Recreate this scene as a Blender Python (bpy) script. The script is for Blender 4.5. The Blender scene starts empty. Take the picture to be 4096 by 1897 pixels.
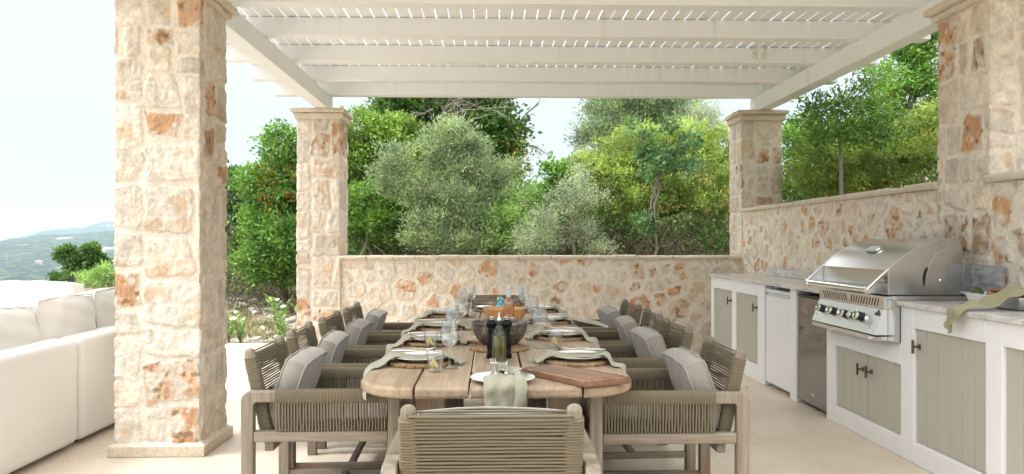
import bpy, bmesh, math, random
import numpy as np
from mathutils import Vector, Matrix
PI=math.pi; R=math.radians
random.seed(7); RNG=np.random.default_rng(11)
scene=bpy.context.scene
col=scene.collection

# ------------------------------------------------------------------ numpy noise
def _hash(ix,iy,s):
    h=(ix.astype(np.int64)*374761393+iy.astype(np.int64)*668265263+s*974711)&0xffffffff
    h=((h^(h>>13))*1274126177)&0xffffffff
    h=h^(h>>16)
    return (h&0xffffff)/float(0xffffff)
def vn(x,y,s=0):
    x=np.asarray(x,float);y=np.asarray(y,float)
    ix=np.floor(x);iy=np.floor(y);fx=x-ix;fy=y-iy
    fx=fx*fx*(3-2*fx);fy=fy*fy*(3-2*fy)
    a=_hash(ix,iy,s);b=_hash(ix+1,iy,s);c=_hash(ix,iy+1,s);d=_hash(ix+1,iy+1,s)
    return (a*(1-fx)+b*fx)*(1-fy)+(c*(1-fx)+d*fx)*fy
def fbm(x,y,s=0,o=4):
    t=0;a=.5
    for i in range(o):
        t=t+a*vn(x*2**i+i*17.3,y*2**i-i*9.1,s+i); a*=.5
    return t/(1-.5**o)
def sst(a,b,x):
    t=np.clip((x-a)/(b-a),0,1);return t*t*(3-2*t)

# ------------------------------------------------------------------ materials
class N:
    def __init__(s,name):
        s.m=bpy.data.materials.new(name); s.m.use_nodes=True
        s.t=s.m.node_tree; s.n=s.t.nodes; s.l=s.t.links
        s.b=s.n.get('Principled BSDF'); s.out=s.n.get('Material Output')
    def add(s,k,**p):
        n=s.n.new(k)
        for a,v in p.items():
            if a=='inp':
                for i,x in v.items():
                    if isinstance(x,bpy.types.NodeSocket): s.l.new(x,n.inputs[i])
                    else: n.inputs[i].default_value=x
            else: setattr(n,a,v)
        return n
    def co(s,scale=(1,1,1),kind='Object',rot=(0,0,0)):
        c=s.add('ShaderNodeTexCoord'); m=s.add('ShaderNodeMapping',inp={'Vector':c.outputs[kind],'Scale':scale,'Rotation':rot})
        return m.outputs[0]
    def noise(s,vec,scale,detail=4,rough=.55,dist=0):
        n=s.add('ShaderNodeTexNoise',inp={'Vector':vec,'Scale':scale,'Detail':detail,'Roughness':rough,'Distortion':dist}); return n.outputs['Fac']
    def ramp(s,fac,stops,interp='LINEAR'):
        r=s.add('ShaderNodeValToRGB',inp={'Fac':fac}); e=r.color_ramp.elements; r.color_ramp.interpolation=interp
        while len(e)<len(stops): e.new(.5)
        for q,(p,c) in zip(e,stops): q.position=p; q.color=(*c,1) if len(c)==3 else c
        return r.outputs[0]
    def mix(s,f,a,b,blend='MIX'):
        n=s.add('ShaderNodeMix',data_type='RGBA',blend_type=blend)
        for i,x in ((0,f),(6,a),(7,b)):
            if isinstance(x,bpy.types.NodeSocket): s.l.new(x,n.inputs[i])
            else: n.inputs[i].default_value=x if i==0 else ((*x,1) if len(x)==3 else x)
        return n.outputs[2]
    def math(s,op,a,b=0.):
        n=s.add('ShaderNodeMath',operation=op)
        for i,x in ((0,a),(1,b)):
            if isinstance(x,bpy.types.NodeSocket): s.l.new(x,n.inputs[i])
            else: n.inputs[i].default_value=x
        return n.outputs[0]
    def set(s,**k):
        for a,v in k.items():
            a={'color':'Base Color','rough':'Roughness','metal':'Metallic','spec':'Specular IOR Level','trans':'Transmission Weight','ior':'IOR','sheen':'Sheen Weight','coat':'Coat Weight','sss':'Subsurface Weight','aniso':'Anisotropic'}.get(a,a)
            i=s.b.inputs[a]
            if isinstance(v,bpy.types.NodeSocket): s.l.new(v,i)
            else: i.default_value=(*v,1) if isinstance(v,tuple) and len(v)==3 else v
        return s
    def bump(s,h,strength=.3,dist=.01):
        b=s.add('ShaderNodeBump',inp={'Height':h,'Strength':strength,'Distance':dist}); s.l.new(b.outputs[0],s.b.inputs['Normal']); return s
M={}
def plain(name,c,rough=.6,metal=0.,var=.12,nscale=30,bump=.1,bd=.002,**k):
    m=N(name); v=m.co(); f=m.noise(v,nscale,5)
    m.set(color=m.mix(f,tuple(x*(1-var) for x in c),tuple(min(1,x*(1+var)) for x in c)),rough=rough,metal=metal,**k)
    if bump: m.bump(f,bump,bd)
    M[name]=m.m; return m
# stone: colour comes from the per-vertex stone map, fine grain on top
m=N('stone'); v=m.co(); at=m.add('ShaderNodeAttribute',attribute_name='stone')
g1=m.noise(v,55,6,.65); g2=m.noise(v,9,4)
c=m.mix(1.,at.outputs['Color'],m.ramp(g1,[(.25,(.80,.79,.78)),(.7,(1.14,1.14,1.14))]),'MULTIPLY')
c=m.mix(1.,c,m.ramp(g2,[(.3,(.92,.91,.9)),(.7,(1.05,1.05,1.04))]),'MULTIPLY')
m.set(color=c,rough=.92,spec=.2); m.bump(m.math('ADD',g1,m.noise(v,130,3)),.8,.009); M['stone']=m.m
# coping / cap
m=N('coping_stone'); v=m.co(); g=m.noise(v,26,6,.65); g2=m.noise(v,5,3)
m.set(color=m.mix(g2,m.ramp(g,[(.2,(.40,.30,.19)),(.5,(.62,.52,.39)),(.8,(.72,.63,.50))]),(.66,.60,.50)),rough=.9); m.bump(g,.7,.012); M['coping']=m.m
# floor: polished cream limestone tiles
m=N('floor_tiles'); v=m.co()
g=m.noise(v,3.2,5); sc=m.co((1,1,1),rot=(0,0,.5)); st=m.add('ShaderNodeMapping',inp={'Vector':sc,'Scale':(9,34,9)}).outputs[0]
vein=m.noise(st,1.6,6,.7,1.1); vein=m.ramp(vein,[(.49,(0,0,0)),(.525,(1,1,1)),(.55,(0,0,0))])
sp=m.noise(v,60,3); vm=m.math('MULTIPLY',vein,m.ramp(m.noise(v,2.1,3),[(.42,(0,0,0)),(.62,(1,1,1))]))
br=m.add('ShaderNodeTexBrick',offset=.5,squash=1.,inp={'Vector':m.co((1,1,1),rot=(0,0,R(90))),'Color1':(1,1,1,1),'Color2':(.965,.96,.955,1),'Mortar':(0,0,0,1),'Scale':1.,'Mortar Size':.003,'Brick Width':.9,'Row Height':.45,'Bias':0.})
base=m.mix(g,(.66,.575,.465),(.74,.66,.55)); base=m.mix(m.math('MULTIPLY',vm,.9),base,(.40,.26,.15))
base=m.mix(1.,base,m.ramp(sp,[(.3,(.95,.95,.94)),(.7,(1.03,1.03,1.03))]),'MULTIPLY')
base=m.mix(1.,base,br.outputs['Color'],'MULTIPLY'); 
m.set(color=m.mix(br.outputs['Fac'],base,(.57,.485,.385)),rough=m.ramp(g,[(.3,(.34,)*3),(.7,(.5,)*3)])); M['floor']=m.m
m=N('plinth_marble'); v=m.co(); g=m.noise(v,14,6,.7,1.5); k=m.ramp(g,[(.5,(0,0,0)),(.53,(1,1,1)),(.56,(0,0,0))])
m.set(color=m.mix(m.math('MULTIPLY',k,.6),m.mix(m.noise(v,8),(.55,.46,.35),(.68,.59,.47)),(.28,.18,.10)),rough=.35); M['plinth']=m.m
# counter marble (greyish white)
m=N('counter_marble'); v=m.co((1,.35,1)); g=m.noise(v,16,7,.7,1.2); k=m.ramp(g,[(.36,(.46,.43,.41)),(.5,(.62,.60,.575)),(.6,(.70,.685,.67))])
m.set(color=k,rough=.22,spec=.5); m.bump(g,.06,.003); M['marble']=m.m
m=N('dark_marble'); v=m.co((1,.35,1)); g=m.noise(v,16,7,.7,1.2)
m.set(color=m.ramp(g,[(.38,(.16,.16,.17)),(.5,(.30,.30,.31)),(.6,(.38,.38,.39))]),rough=.25); M['dmarble']=m.m
plain('plaster',(.80,.80,.80),.8,var=.03,nscale=14,bump=.35,bd=.004)
plain('white_paint',(.78,.755,.71),.55,var=.05,nscale=3,bump=.08,bd=.003)
# pergola paint with faint vertical drip stains
m=N('pergola_paint'); v=m.co((9,9,.5)); g=m.noise(v,1.6,4,.6); g2=m.noise(m.co(),1.4,3)
m.set(color=m.mix(m.ramp(g,[(.62,(0,0,0)),(.8,(.5,.5,.5))]),m.mix(g2,(.82,.84,.86),(.86,.875,.89)),(.60,.52,.41)),rough=.5); m.bump(g,.06,.003); M['pergola']=m.m
plain('sage_paint',(.455,.44,.375),.5,var=.03,nscale=6,bump=.05)
plain('fridge_white',(.80,.81,.84),.3,var=.01,bump=0)
plain('bronze',(.16,.125,.085),.38,.85,var=.15,nscale=60,bump=0)
plain('black_plastic',(.012,.012,.012),.35,var=.1,bump=0)
m=N('black_glass'); m.set(color=(.03,.028,.027),rough=.04,spec=1.,coat=1.); m.b.inputs['Coat Roughness'].default_value=.02; M['bglass']=m.m
def steel(name,c,rough,stretch,bs=.04):
    m=N(name); v=m.co(stretch); g=m.noise(v,1.,5,.6); w=m.noise(m.co(),7,5,.6)
    m.set(color=m.mix(w,tuple(x*.93 for x in c),c),metal=1.,rough=m.ramp(w,[(.3,(rough*.9,)*3),(.7,(rough*1.12,)*3)])); m.bump(g,bs,.001); M[name]=m.m
steel('steel',(.64,.64,.645),.24,(200,4,200),.012)
steel('polished_steel',(.82,.81,.80),.08,(10,10,10),.01)
steel('steel_panel',(.90,.91,.92),.5,(200,4,200),.01)
# woods
def wood(name,dark,mid,light,scale,rough=.6,bump=.25,axis=1,stains=None):
    m=N(name); s=[scale]*3; s[axis]=scale*.055
    v=m.co(tuple(s)); g=m.noise(v,1.,6,.62,.9); b=m.noise(m.co(),5,4)
    fine=[scale*6]*3; fine[axis]=scale*.2; f=m.noise(m.co(tuple(fine)),1.,3)
    c=m.ramp(g,[(.28,dark),(.5,mid),(.72,light)])
    c=m.mix(1.,c,m.ramp(f,[(.3,(.86,.85,.84)),(.65,(1.06,1.06,1.06))]),'MULTIPLY')
    c=m.mix(1.,c,m.ramp(b,[(.3,(.88,.87,.86)),(.7,(1.06,1.06,1.07))]),'MULTIPLY')
    if stains: c=m.mix(m.ramp(m.noise(m.co(),stains[1],3),[(.60,(0,0,0)),(.70,(.75,.75,.75))]),c,stains[0])
    m.set(color=c,rough=rough,spec=.3); m.bump(g,bump,.003); M[name]=m.m
wood('table_wood',(.24,.17,.108),(.325,.243,.163),(.41,.32,.23),26,.5,.12,1)
wood('teak_frame',(.16,.13,.095),(.23,.193,.148),(.315,.27,.215),34,.65,.3,2,((.25,.12,.06),4.))
wood('teak_rail',(.16,.13,.095),(.23,.193,.148),(.315,.27,.215),34,.65,.3,1,((.25,.12,.06),4.))
wood('board_wood',(.10,.05,.03),(.19,.10,.062),(.28,.16,.10),30,.38,.1,0)
wood('light_board',(.38,.26,.16),(.52,.38,.25),(.62,.48,.34),30,.5,.1,0)
wood('bamboo',(.46,.24,.08),(.60,.34,.13),(.68,.42,.18),40,.35,.05,2)
m=plain('rope',(.155,.125,.08),.85,var=.2,nscale=220,bump=.5,bd=.002)
# ribbed cushion cloth
m=N('ribbed_cloth'); v=m.co(); w=m.add('ShaderNodeTexWave',wave_type='BANDS',bands_direction='X',wave_profile='SIN',inp={'Vector':v,'Scale':40.,'Distortion':.25,'Detail':1.})
n=m.noise(v,90,3)
w2=m.add('ShaderNodeTexWave',wave_type='BANDS',bands_direction='Z',wave_profile='SIN',inp={'Vector':v,'Scale':40.,'Distortion':.25,'Detail':1.})
tc=m.add('ShaderNodeTexCoord'); sx=m.add('ShaderNodeSeparateXYZ',inp={0:tc.outputs['Normal']}); sel=m.math('GREATER_THAN',m.math('ABSOLUTE',sx.outputs[0]),.6)
wf=m.add('ShaderNodeMix',data_type='FLOAT',inp={0:sel,2:w.outputs['Fac'],3:w2.outputs['Fac']}).outputs[0]
c=m.mix(wf,(.258,.235,.20),(.282,.258,.222)); c=m.mix(1.,c,m.ramp(n,[(.3,(.9,)*3),(.7,(1.05,)*3)]),'MULTIPLY')
m.set(color=c,rough=.95,sheen=.2); m.bump(wf,.4,.003); M['ribbed']=m.m
plain('face_cloth',(.29,.265,.23),.95,var=.06,nscale=160,bump=.25,sheen=.2)
plain('white_cloth',(.68,.665,.635),.95,var=.02,nscale=5,bump=.25,bd=.012,sheen=.2)
plain('napkin',(.27,.26,.185),.9,var=.05,nscale=300,bump=.2,bd=.001,sheen=.2)
plain('olive_cloth',(.29,.27,.15),.9,var=.05,nscale=300,bump=.2,bd=.001,sheen=.2)
plain('porcelain',(.80,.80,.78),.15,var=.01,bump=0,coat=.4)
m=N('seagrass'); v=m.co(); n=m.noise(v,70,5,.6); m.set(color=m.ramp(n,[(.3,(.09,.05,.022)),(.5,(.25,.155,.075)),(.72,(.42,.30,.16))]),rough=.8); m.bump(n,.6,.004); M['seagrass']=m.m
def thin(name,tint,edge,diff=None,df=0.,gl=1.):
    # thin clear wall: lets light straight through, mirrors it at grazing angles
    m=N(name); lw=m.add('ShaderNodeLayerWeight',inp={'Blend':.35}); f=m.ramp(lw.outputs['Facing'],[(.0,(.09*gl,)*3),(.45,(.18*gl,)*3),(.8,(.6*gl,)*3),(1.,(.9*gl,)*3)])
    tr=m.add('ShaderNodeBsdfTransparent',inp={'Color':m.mix(m.ramp(lw.outputs['Facing'],[(.55,(0,0,0)),(1.,(1,1,1))]),tint,edge)}).outputs[0]
    if df:
        d=m.add('ShaderNodeBsdfDiffuse',inp={'Color':(*diff,1)}).outputs[0]; t2=m.add('ShaderNodeBsdfTranslucent',inp={'Color':(*diff,1)}).outputs[0]
        d=m.add('ShaderNodeMixShader',inp={0:.5,1:d,2:t2}).outputs[0]; tr=m.add('ShaderNodeMixShader',inp={0:df,1:tr,2:d}).outputs[0]
    g_=m.add('ShaderNodeBsdfGlossy',inp={'Color':(1,1,1,1),'Roughness':.02}).outputs[0]
    mx=m.add('ShaderNodeMixShader',inp={0:f,1:tr,2:g_}); m.l.new(mx.outputs[0],m.out.inputs[0]); M[name]=m.m
thin('glass',(.955,.965,.965),(.25,.28,.29)); thin('oil',(.42,.32,.01),(.2,.14,.005),(.21,.15,.006),.75); thin('wine',(.98,.58,.24),(.8,.4,.15),(.80,.40,.14),.4)
thin('bottle_glass',(.93,.95,.94),(.7,.73,.72),gl=.15)
plain('lemon',(.72,.60,.20),.45,var=.1,nscale=60,bump=.2)
plain('lemon_flesh',(.80,.76,.38),.3,var=.15,nscale=60,bump=.2)
m=N('hammered_tin'); v=m.co(); g=m.noise(v,28,6,.7,.6); m.set(color=m.ramp(g,[(.35,(.085,.065,.05)),(.5,(.17,.145,.12)),(.62,(.34,.35,.35))]),metal=.75,rough=.42); m.bump(g,.15,.002); M['tin']=m.m
plain('ice',(.8,.84,.86),.1,var=.05,bump=0,trans=.6)
plain('black_lacquer',(.004,.004,.004),.28,var=0,bump=0,spec=.18)
m=N('turquoise_glaze'); v=m.co(); g=m.noise(v,36,2,.4); m.set(color=m.ramp(g,[(.6,(.02,.42,.52)),(.63,(.62,.58,.36))]),rough=.15,coat=.6); M['turq']=m.m
plain('capsule_grey',(.56,.57,.60),.4,var=.02,bump=0)
plain('print_white',(.85,.85,.83),.5,var=0,bump=0)
plain('badge_dark',(.05,.06,.07),.3,.6,var=0,bump=0)
plain('avocado',(.03,.06,.012),.4,var=.4,nscale=50,bump=.2)
plain('radicchio',(.12,.015,.03),.5,var=.3,nscale=30)
plain('chicory_white',(.62,.55,.36),.6,var=.3,nscale=60)
plain('carrot',(.26,.09,.035),.6,var=.3,nscale=40)
plain('bark',(.15,.12,.095),.95,var=.5,nscale=24,bump=.9,bd=.02)
plain('grey_bark',(.30,.275,.24),.95,var=.4,nscale=24,bump=.9,bd=.02)
plain('twig',(.12,.09,.065),.9,var=.3,nscale=20)
plain('dead_twig',(.33,.28,.23),.9,var=.3,nscale=20)
plain('rock',(.50,.46,.41),.95,var=.35,nscale=7,bump=.8,bd=.03)
plain('iron',(.05,.045,.04),.6,.5,var=.3)
plain('far_wall',(.72,.68,.62),.8,var=.05,bump=0)
plain('far_roof',(.42,.22,.14),.8,var=.1,bump=0)
plain('flower_white',(.8,.78,.76),.6,var=.02,bump=0)
def leafmat(name,cols,trans=.26,clump=.55):
    m=N(name); g=m.add('ShaderNodeNewGeometry'); r=m.ramp(g.outputs['Random Per Island'],[(i/(len(cols)-1),c) for i,c in enumerate(cols)])
    n=m.noise(m.co(),2.6,3); c=m.mix(1.,r,m.ramp(n,[(.3,(1-clump,1-clump*.9,1-clump*.7)),(.7,(1+clump*.9,1+clump*.85,1+clump*.5))]),'MULTIPLY')
    m.set(color=c,rough=.55,spec=.12)
    t=m.add('ShaderNodeBsdfTranslucent',inp={'Color':m.mix(1.,c,(1.15,1.2,.75),'MULTIPLY')})
    mx=m.add('ShaderNodeMixShader',inp={0:trans,1:m.b.outputs[0],2:t.outputs[0]}); m.l.new(mx.outputs[0],m.out.inputs[0]); M[name]=m.m
leafmat('leaf_dark',[(.06,.13,.035),(.10,.20,.05),(.16,.27,.08)])
leafmat('leaf_green',[(.10,.22,.05),(.17,.32,.07),(.27,.42,.11)])
leafmat('leaf_bright',[(.13,.25,.05),(.20,.34,.07),(.28,.42,.11),(.38,.42,.12)])
leafmat('leaf_olive',[(.19,.27,.13),(.28,.37,.20),(.39,.47,.29),(.50,.56,.40)],.3,.45)
leafmat('leaf_light',[(.23,.38,.11),(.33,.50,.17),(.43,.57,.22)])
leafmat('leaf_grey',[(.36,.44,.29),(.46,.53,.38),(.57,.62,.49)])
leafmat('leaf_yellow',[(.21,.34,.09),(.31,.43,.12),(.41,.50,.16),(.49,.48,.17)],.35)
leafmat('leaf_autumn',[(.30,.26,.04),(.38,.28,.05),(.16,.20,.04),(.12,.18,.04)])
leafmat('leaf_blue',[(.10,.20,.09),(.15,.28,.12),(.22,.36,.17)])
leafmat('leaf_pod',[(.38,.33,.08),(.45,.36,.12)])
leafmat('leaf_red',[(.20,.05,.015),(.26,.08,.02)])
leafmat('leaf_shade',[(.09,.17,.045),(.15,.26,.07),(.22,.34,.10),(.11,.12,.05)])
leafmat('leaf_dry',[(.30,.24,.14),(.22,.24,.10),(.40,.34,.2)])

# ------------------------------------------------------------------ mesh builder
class MB:
    def __init__(s): s.v=[]; s.f=[]
    def add(s,vs,fs):
        o=len(s.v); s.v.extend(tuple(v) for v in vs); s.f.extend(tuple(i+o for i in f) for f in fs); return s
    def box(s,x0,x1,y0,y1,z0,z1):
        return s.add([(x0,y0,z0),(x1,y0,z0),(x1,y1,z0),(x0,y1,z0),(x0,y0,z1),(x1,y0,z1),(x1,y1,z1),(x0,y1,z1)],
          [(0,3,2,1),(4,5,6,7),(0,1,5,4),(1,2,6,5),(2,3,7,6),(3,0,4,7)])
    def loft(s,rings,closed=True,caps=True):
        n=len(rings[0]); o=len(s.v)
        for r in rings: s.v.extend(tuple(p) for p in r)
        for i in range(len(rings)-1):
            for j in range(n if closed else n-1):
                k=(j+1)%n; s.f.append((o+i*n+j,o+i*n+k,o+(i+1)*n+k,o+(i+1)*n+j))
        if caps and closed:
            s.f.append(tuple(o+j for j in reversed(range(n)))); e=o+(len(rings)-1)*n; s.f.append(tuple(e+j for j in range(n)))
        return s
    def tube(s,pts,r,seg=6,caps=True,closed=False):
        pts=[Vector(p) for p in pts]; n=len(pts); rings=[]; up=None
        for i,p in enumerate(pts):
            if closed: t=(pts[(i+1)%n]-pts[i-1])
            else: t=(pts[min(i+1,n-1)]-pts[max(i-1,0)])
            if t.length<1e-9: t=Vector((0,0,1))
            t.normalize()
            if up is None:
                a=Vector((0,0,1)) if abs(t.z)<.9 else Vector((1,0,0)); up=(a-t*a.dot(t)).normalized()
            else:
                up=(up-t*up.dot(t)); up=up.normalized() if up.length>1e-6 else t.orthogonal().normalized()
            sd=t.cross(up); rr=r[i] if isinstance(r,(list,tuple)) else r
            rings.append([p+(up*math.cos(2*PI*k/seg)+sd*math.sin(2*PI*k/seg))*rr for k in range(seg)])
        if closed: rings.append(rings[0]); caps=False
        return s.loft(rings,True,caps)
    def lathe(s,prof,seg=24,c=(0,0,0),fl=None,caps=True):
        rings=[]
        for r,z in prof:
            rr=[]
            for k in range(seg):
                a=2*PI*k/seg; q=r*(1+(fl(a,z) if fl else 0)); rr.append((c[0]+q*math.cos(a),c[1]+q*math.sin(a),c[2]+z))
            rings.append(rr)
        return s.loft(rings,True,caps)
    def prism(s,poly,h0,h1,axis=2):
        # poly: (a,b) list; extruded along axis
        def P(a,b,h): return {2:(a,b,h),1:(a,h,b),0:(h,a,b)}[axis]
        n=len(poly); o=[P(a,b,h0) for a,b in poly]+[P(a,b,h1) for a,b in poly]
        return s.add(o,[tuple(reversed(range(n))),tuple(range(n,2*n))]+[(i,(i+1)%n,n+(i+1)%n,n+i) for i in range(n)])
    def grid(s,P,nu,nv):
        o=len(s.v)
        for i in range(nu+1):
            for j in range(nv+1): s.v.append(tuple(P(i/nu,j/nv)))
        for i in range(nu):
            for j in range(nv):
                a=o+i*(nv+1)+j; s.f.append((a,a+nv+1,a+nv+2,a+1))
        return s
    def xf(s,mat):
        s.v=[tuple(mat@Vector(v)) for v in s.v]; return s
def link(name,me,mat,parent=None,loc=None):
    o=bpy.data.objects.new(name,me); col.objects.link(o)
    if mat: me.materials.append(M[mat])
    if parent: o.parent=parent
    if loc: o.location=loc
    return o
def mk(name,mb,mat,parent=None,smooth=None,bevel=None,solid=None,sub=None,world=False,seg=2,fixn=True):
    v=mb.v
    if world and parent is not None:
        L=Vector((0,0,0)); p=parent
        while p: L+=p.location; p=p.parent
        v=[(a-L.x,b-L.y,c-L.z) for a,b,c in v]
    me=bpy.data.meshes.new(name); me.from_pydata(v,[],mb.f); me.update()
    if fixn:
        bm=bmesh.new(); bm.from_mesh(me); bmesh.ops.recalc_face_normals(bm,faces=bm.faces[:]); bm.to_mesh(me); bm.free()
    if smooth is not None:
        for p in me.polygons: p.use_smooth=True
        if smooth<180: me.set_sharp_from_angle(angle=R(smooth))
    o=link(name,me,mat,parent)
    if solid:
        q=o.modifiers.new('s','SOLIDIFY'); q.thickness=solid; q.offset=0
    if sub:
        q=o.modifiers.new('u','SUBSURF'); q.levels=q.render_levels=sub
    if bevel:
        q=o.modifiers.new('b','BEVEL'); q.width=bevel; q.segments=seg; q.limit_method='ANGLE'; q.angle_limit=R(35)
        if smooth is None:
            for p in me.polygons: p.use_smooth=True
            q.harden_normals=True
    return o
def tag(o,label=None,cat=None,group=None,kind=None):
    for k,v in (('label',label),('category',cat),('group',group),('kind',kind)):
        if v: o[k]=v
    return o
def thing(name,label,cat,loc=(0,0,0),rz=0,group=None):
    o=bpy.data.objects.new(name,None); col.objects.link(o); o.location=loc; o.rotation_euler=(0,0,rz); o.empty_display_size=.1
    return tag(o,label,cat,group,'thing')
def dup(o,loc=None,rz=None,label=None,group=None,parent=None):
    c=o.copy(); col.objects.link(c)
    if parent is not None: c.parent=parent
    for ch in list(o.children): dup(ch,parent=c)
    if loc is not None: c.location=loc
    if rz is not None: c.rotation_euler=(0,0,rz)
    if label: c['label']=label
    if group: c['group']=group
    return c
def np_mesh(name,V,F,mat,parent=None,smooth=True,attr=None):
    V=np.asarray(V,np.float32); F=np.asarray(F,np.int32); k=F.shape[1]
    me=bpy.data.meshes.new(name); me.vertices.add(len(V)); me.vertices.foreach_set('co',V.ravel())
    me.loops.add(F.size); me.loops.foreach_set('vertex_index',F.ravel())
    me.polygons.add(len(F)); me.polygons.foreach_set('loop_start',np.arange(0,F.size,k,dtype=np.int32))
    me.update(calc_edges=True); me.validate()
    if smooth: me.polygons.foreach_set('use_smooth',np.ones(len(me.polygons),bool))
    if attr is not None:
        a=me.attributes.new('stone','FLOAT_COLOR','POINT'); c=np.ones((len(V),4),np.float32); c[:,:3]=attr; a.data.foreach_set('color',c.ravel())
    return link(name,me,mat,parent)
def gridfaces(nu,nv,wrap=False):
    i=np.arange(nu if wrap else nu-1)[:,None]; j=np.arange(nv-1)[None,:]; i2=(i+1)%nu
    return np.stack([i*nv+j,i2*nv+j,i2*nv+j+1,i*nv+j+1],-1).reshape(-1,4)
# ------------------------------------------------------------------ stone surfaces
PAL=dict(pale=(.65,.585,.505),grey=(.575,.52,.45),tan=(.65,.55,.45),rust=(.52,.31,.175),cream=(.66,.575,.46),brown=(.40,.27,.17))
MORTAR=np.array((.76,.69,.60))
def kd_cells(P,H,rng,smin,smax,corners=()):
    out=[]
    def sp(u0,u1,v0,v1):
        w,h=u1-u0,v1-v0
        lim=rng.uniform(smin*1.15,smax)
        if w<=lim and h<=lim*.9: out.append((u0,u1,v0,v1)); return
        if w>h*rng.uniform(.8,1.3):
            for _ in range(12):
                c=u0+w*rng.uniform(.34,.66)
                if all(abs(c-k)>.05 for k in corners): break
            if w<smin*1.5: out.append((u0,u1,v0,v1)); return
            sp(u0,c,v0,v1); sp(c,u1,v0,v1)
        else:
            if h<smin*1.1: out.append((u0,u1,v0,v1)); return
            c=v0+h*rng.uniform(.34,.66); sp(u0,u1,v0,c); sp(u0,u1,c,v1)
    # staggered vertical bands so that no joint runs the whole height
    sp(0,P,0,H); return out
def pick(rng,pr):
    k=list(pr); p=np.array([pr[x] for x in k]); return k[rng.choice(len(k),p=p/p.sum())]
def paint(U,V,d,cid,kinds,sd,lift=1.):
    # d: distance inside stone (m, <0 mortar), cid: cell index
    n=len(kinds); base=np.array([PAL[k] for k in kinds])*np.random.default_rng(sd).uniform(.9,1.1,(n,1))
    f1=fbm(U*7+cid*3.1,V*7,sd+3,5); f2=fbm(U*22,V*22,sd+5,4); f3=fbm(U*4+9,V*4,sd+8,3)
    c=base[cid]
    rust=np.array([k in('rust','brown') for k in kinds])[cid]
    f4=fbm(U*13+3,V*13,sd+4,5); m=(sst(.37,.54,f4*.65+f2*.35)*sst(.0,.02,d+(f2-.5)*.03))[:,None]*rust[:,None]
    c=np.where(rust[:,None],np.array(PAL['pale'])*(1-m)+c*m,c)
    m2=(sst(.60,.72,f1)*(~rust)*.55)[:,None]; c=c*(1-m2)+np.array((.56,.36,.20))*m2
    g=(sst(.52,.7,f3)*.25)[:,None]; c=c*(1-g)+np.array((.53,.49,.43))*g
    c=c*(.74+.54*f2)[:,None]
    vein=(sst(.035,.0,np.abs(f4-.5))*rust*.55)[:,None]; c=c*(1-vein)+np.array((.70,.62,.52))*vein
    pit=(sst(.62,.74,f2)*rust)[:,None]; c=c*(1-.55*pit)
    mo=MORTAR*(.92+.16*fbm(U*5,V*5,sd+20,4))[:,None]*(.95+.1*fbm(U*40,V*40,sd+21,2))[:,None]
    s=sst(-.001,.005,d)[:,None]
    mo=mo*np.array((1+.5*(lift-1),1+.48*(lift-1),1+.42*(lift-1)))
    return np.clip(mo*(1-s)+c*s*lift,0,.86)
def relief(U,V,d,cid,n,sd,depth=(.004,.013),rough=.012):
    dp=np.random.default_rng(sd+1).uniform(depth[0],depth[1],n)[cid]
    chis=fbm(U*34+cid*7,V*16,sd+6,5)-.5; r=np.abs(fbm(U*24,V*24,sd+9,5)-.5)*1.6
    s=sst(-.002,.006,d)
    return s*(dp+rough*chis*1.1+rough*r)+(1-s)*(fbm(U*14,V*14,sd+12,3)-.5)*.006
def blocks_field(U,V,cells,sd,P=None):
    rng=np.random.default_rng(sd+50); wu=U+(fbm(U*6,V*6,sd+30,3)-.5)*.05+(fbm(U*28,V*28,sd+33,2)-.5)*.018; wv=V+(fbm(U*6+5,V*6+5,sd+31,3)-.5)*.05+(fbm(U*28,V*28,sd+34,2)-.5)*.018
    best=np.full(U.shape,-1.); cid=np.zeros(U.shape,int)
    for i,(u0,u1,v0,v1) in enumerate(cells):
        g=rng.uniform(.005,.026); cx,cy=(u0+u1)/2,(v0+v1)/2; hx,hy=(u1-u0)/2-g,(v1-v0)/2-rng.uniform(.003,.022)
        a=rng.normal(0,.07); r=min(hx,hy)*rng.uniform(.06,.42); sk=rng.normal(0,.16)
        x=wu-cx
        if P: x=(x+P/2)%P-P/2
        y=wv-cy; X=x*math.cos(a)+y*math.sin(a); Y=-x*math.sin(a)+y*math.cos(a)
        sq=1+sk*Y/max(hy,.01)*.6
        X=X*sq
        qx=np.abs(X)-(hx-r); qy=np.abs(Y)-(hy-r)
        d=-(np.hypot(np.maximum(qx,0),np.maximum(qy,0))+np.minimum(np.maximum(qx,qy),0)-r)
        k=d>best; best[k]=d[k]; cid[k]=i
    return best,cid
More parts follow.
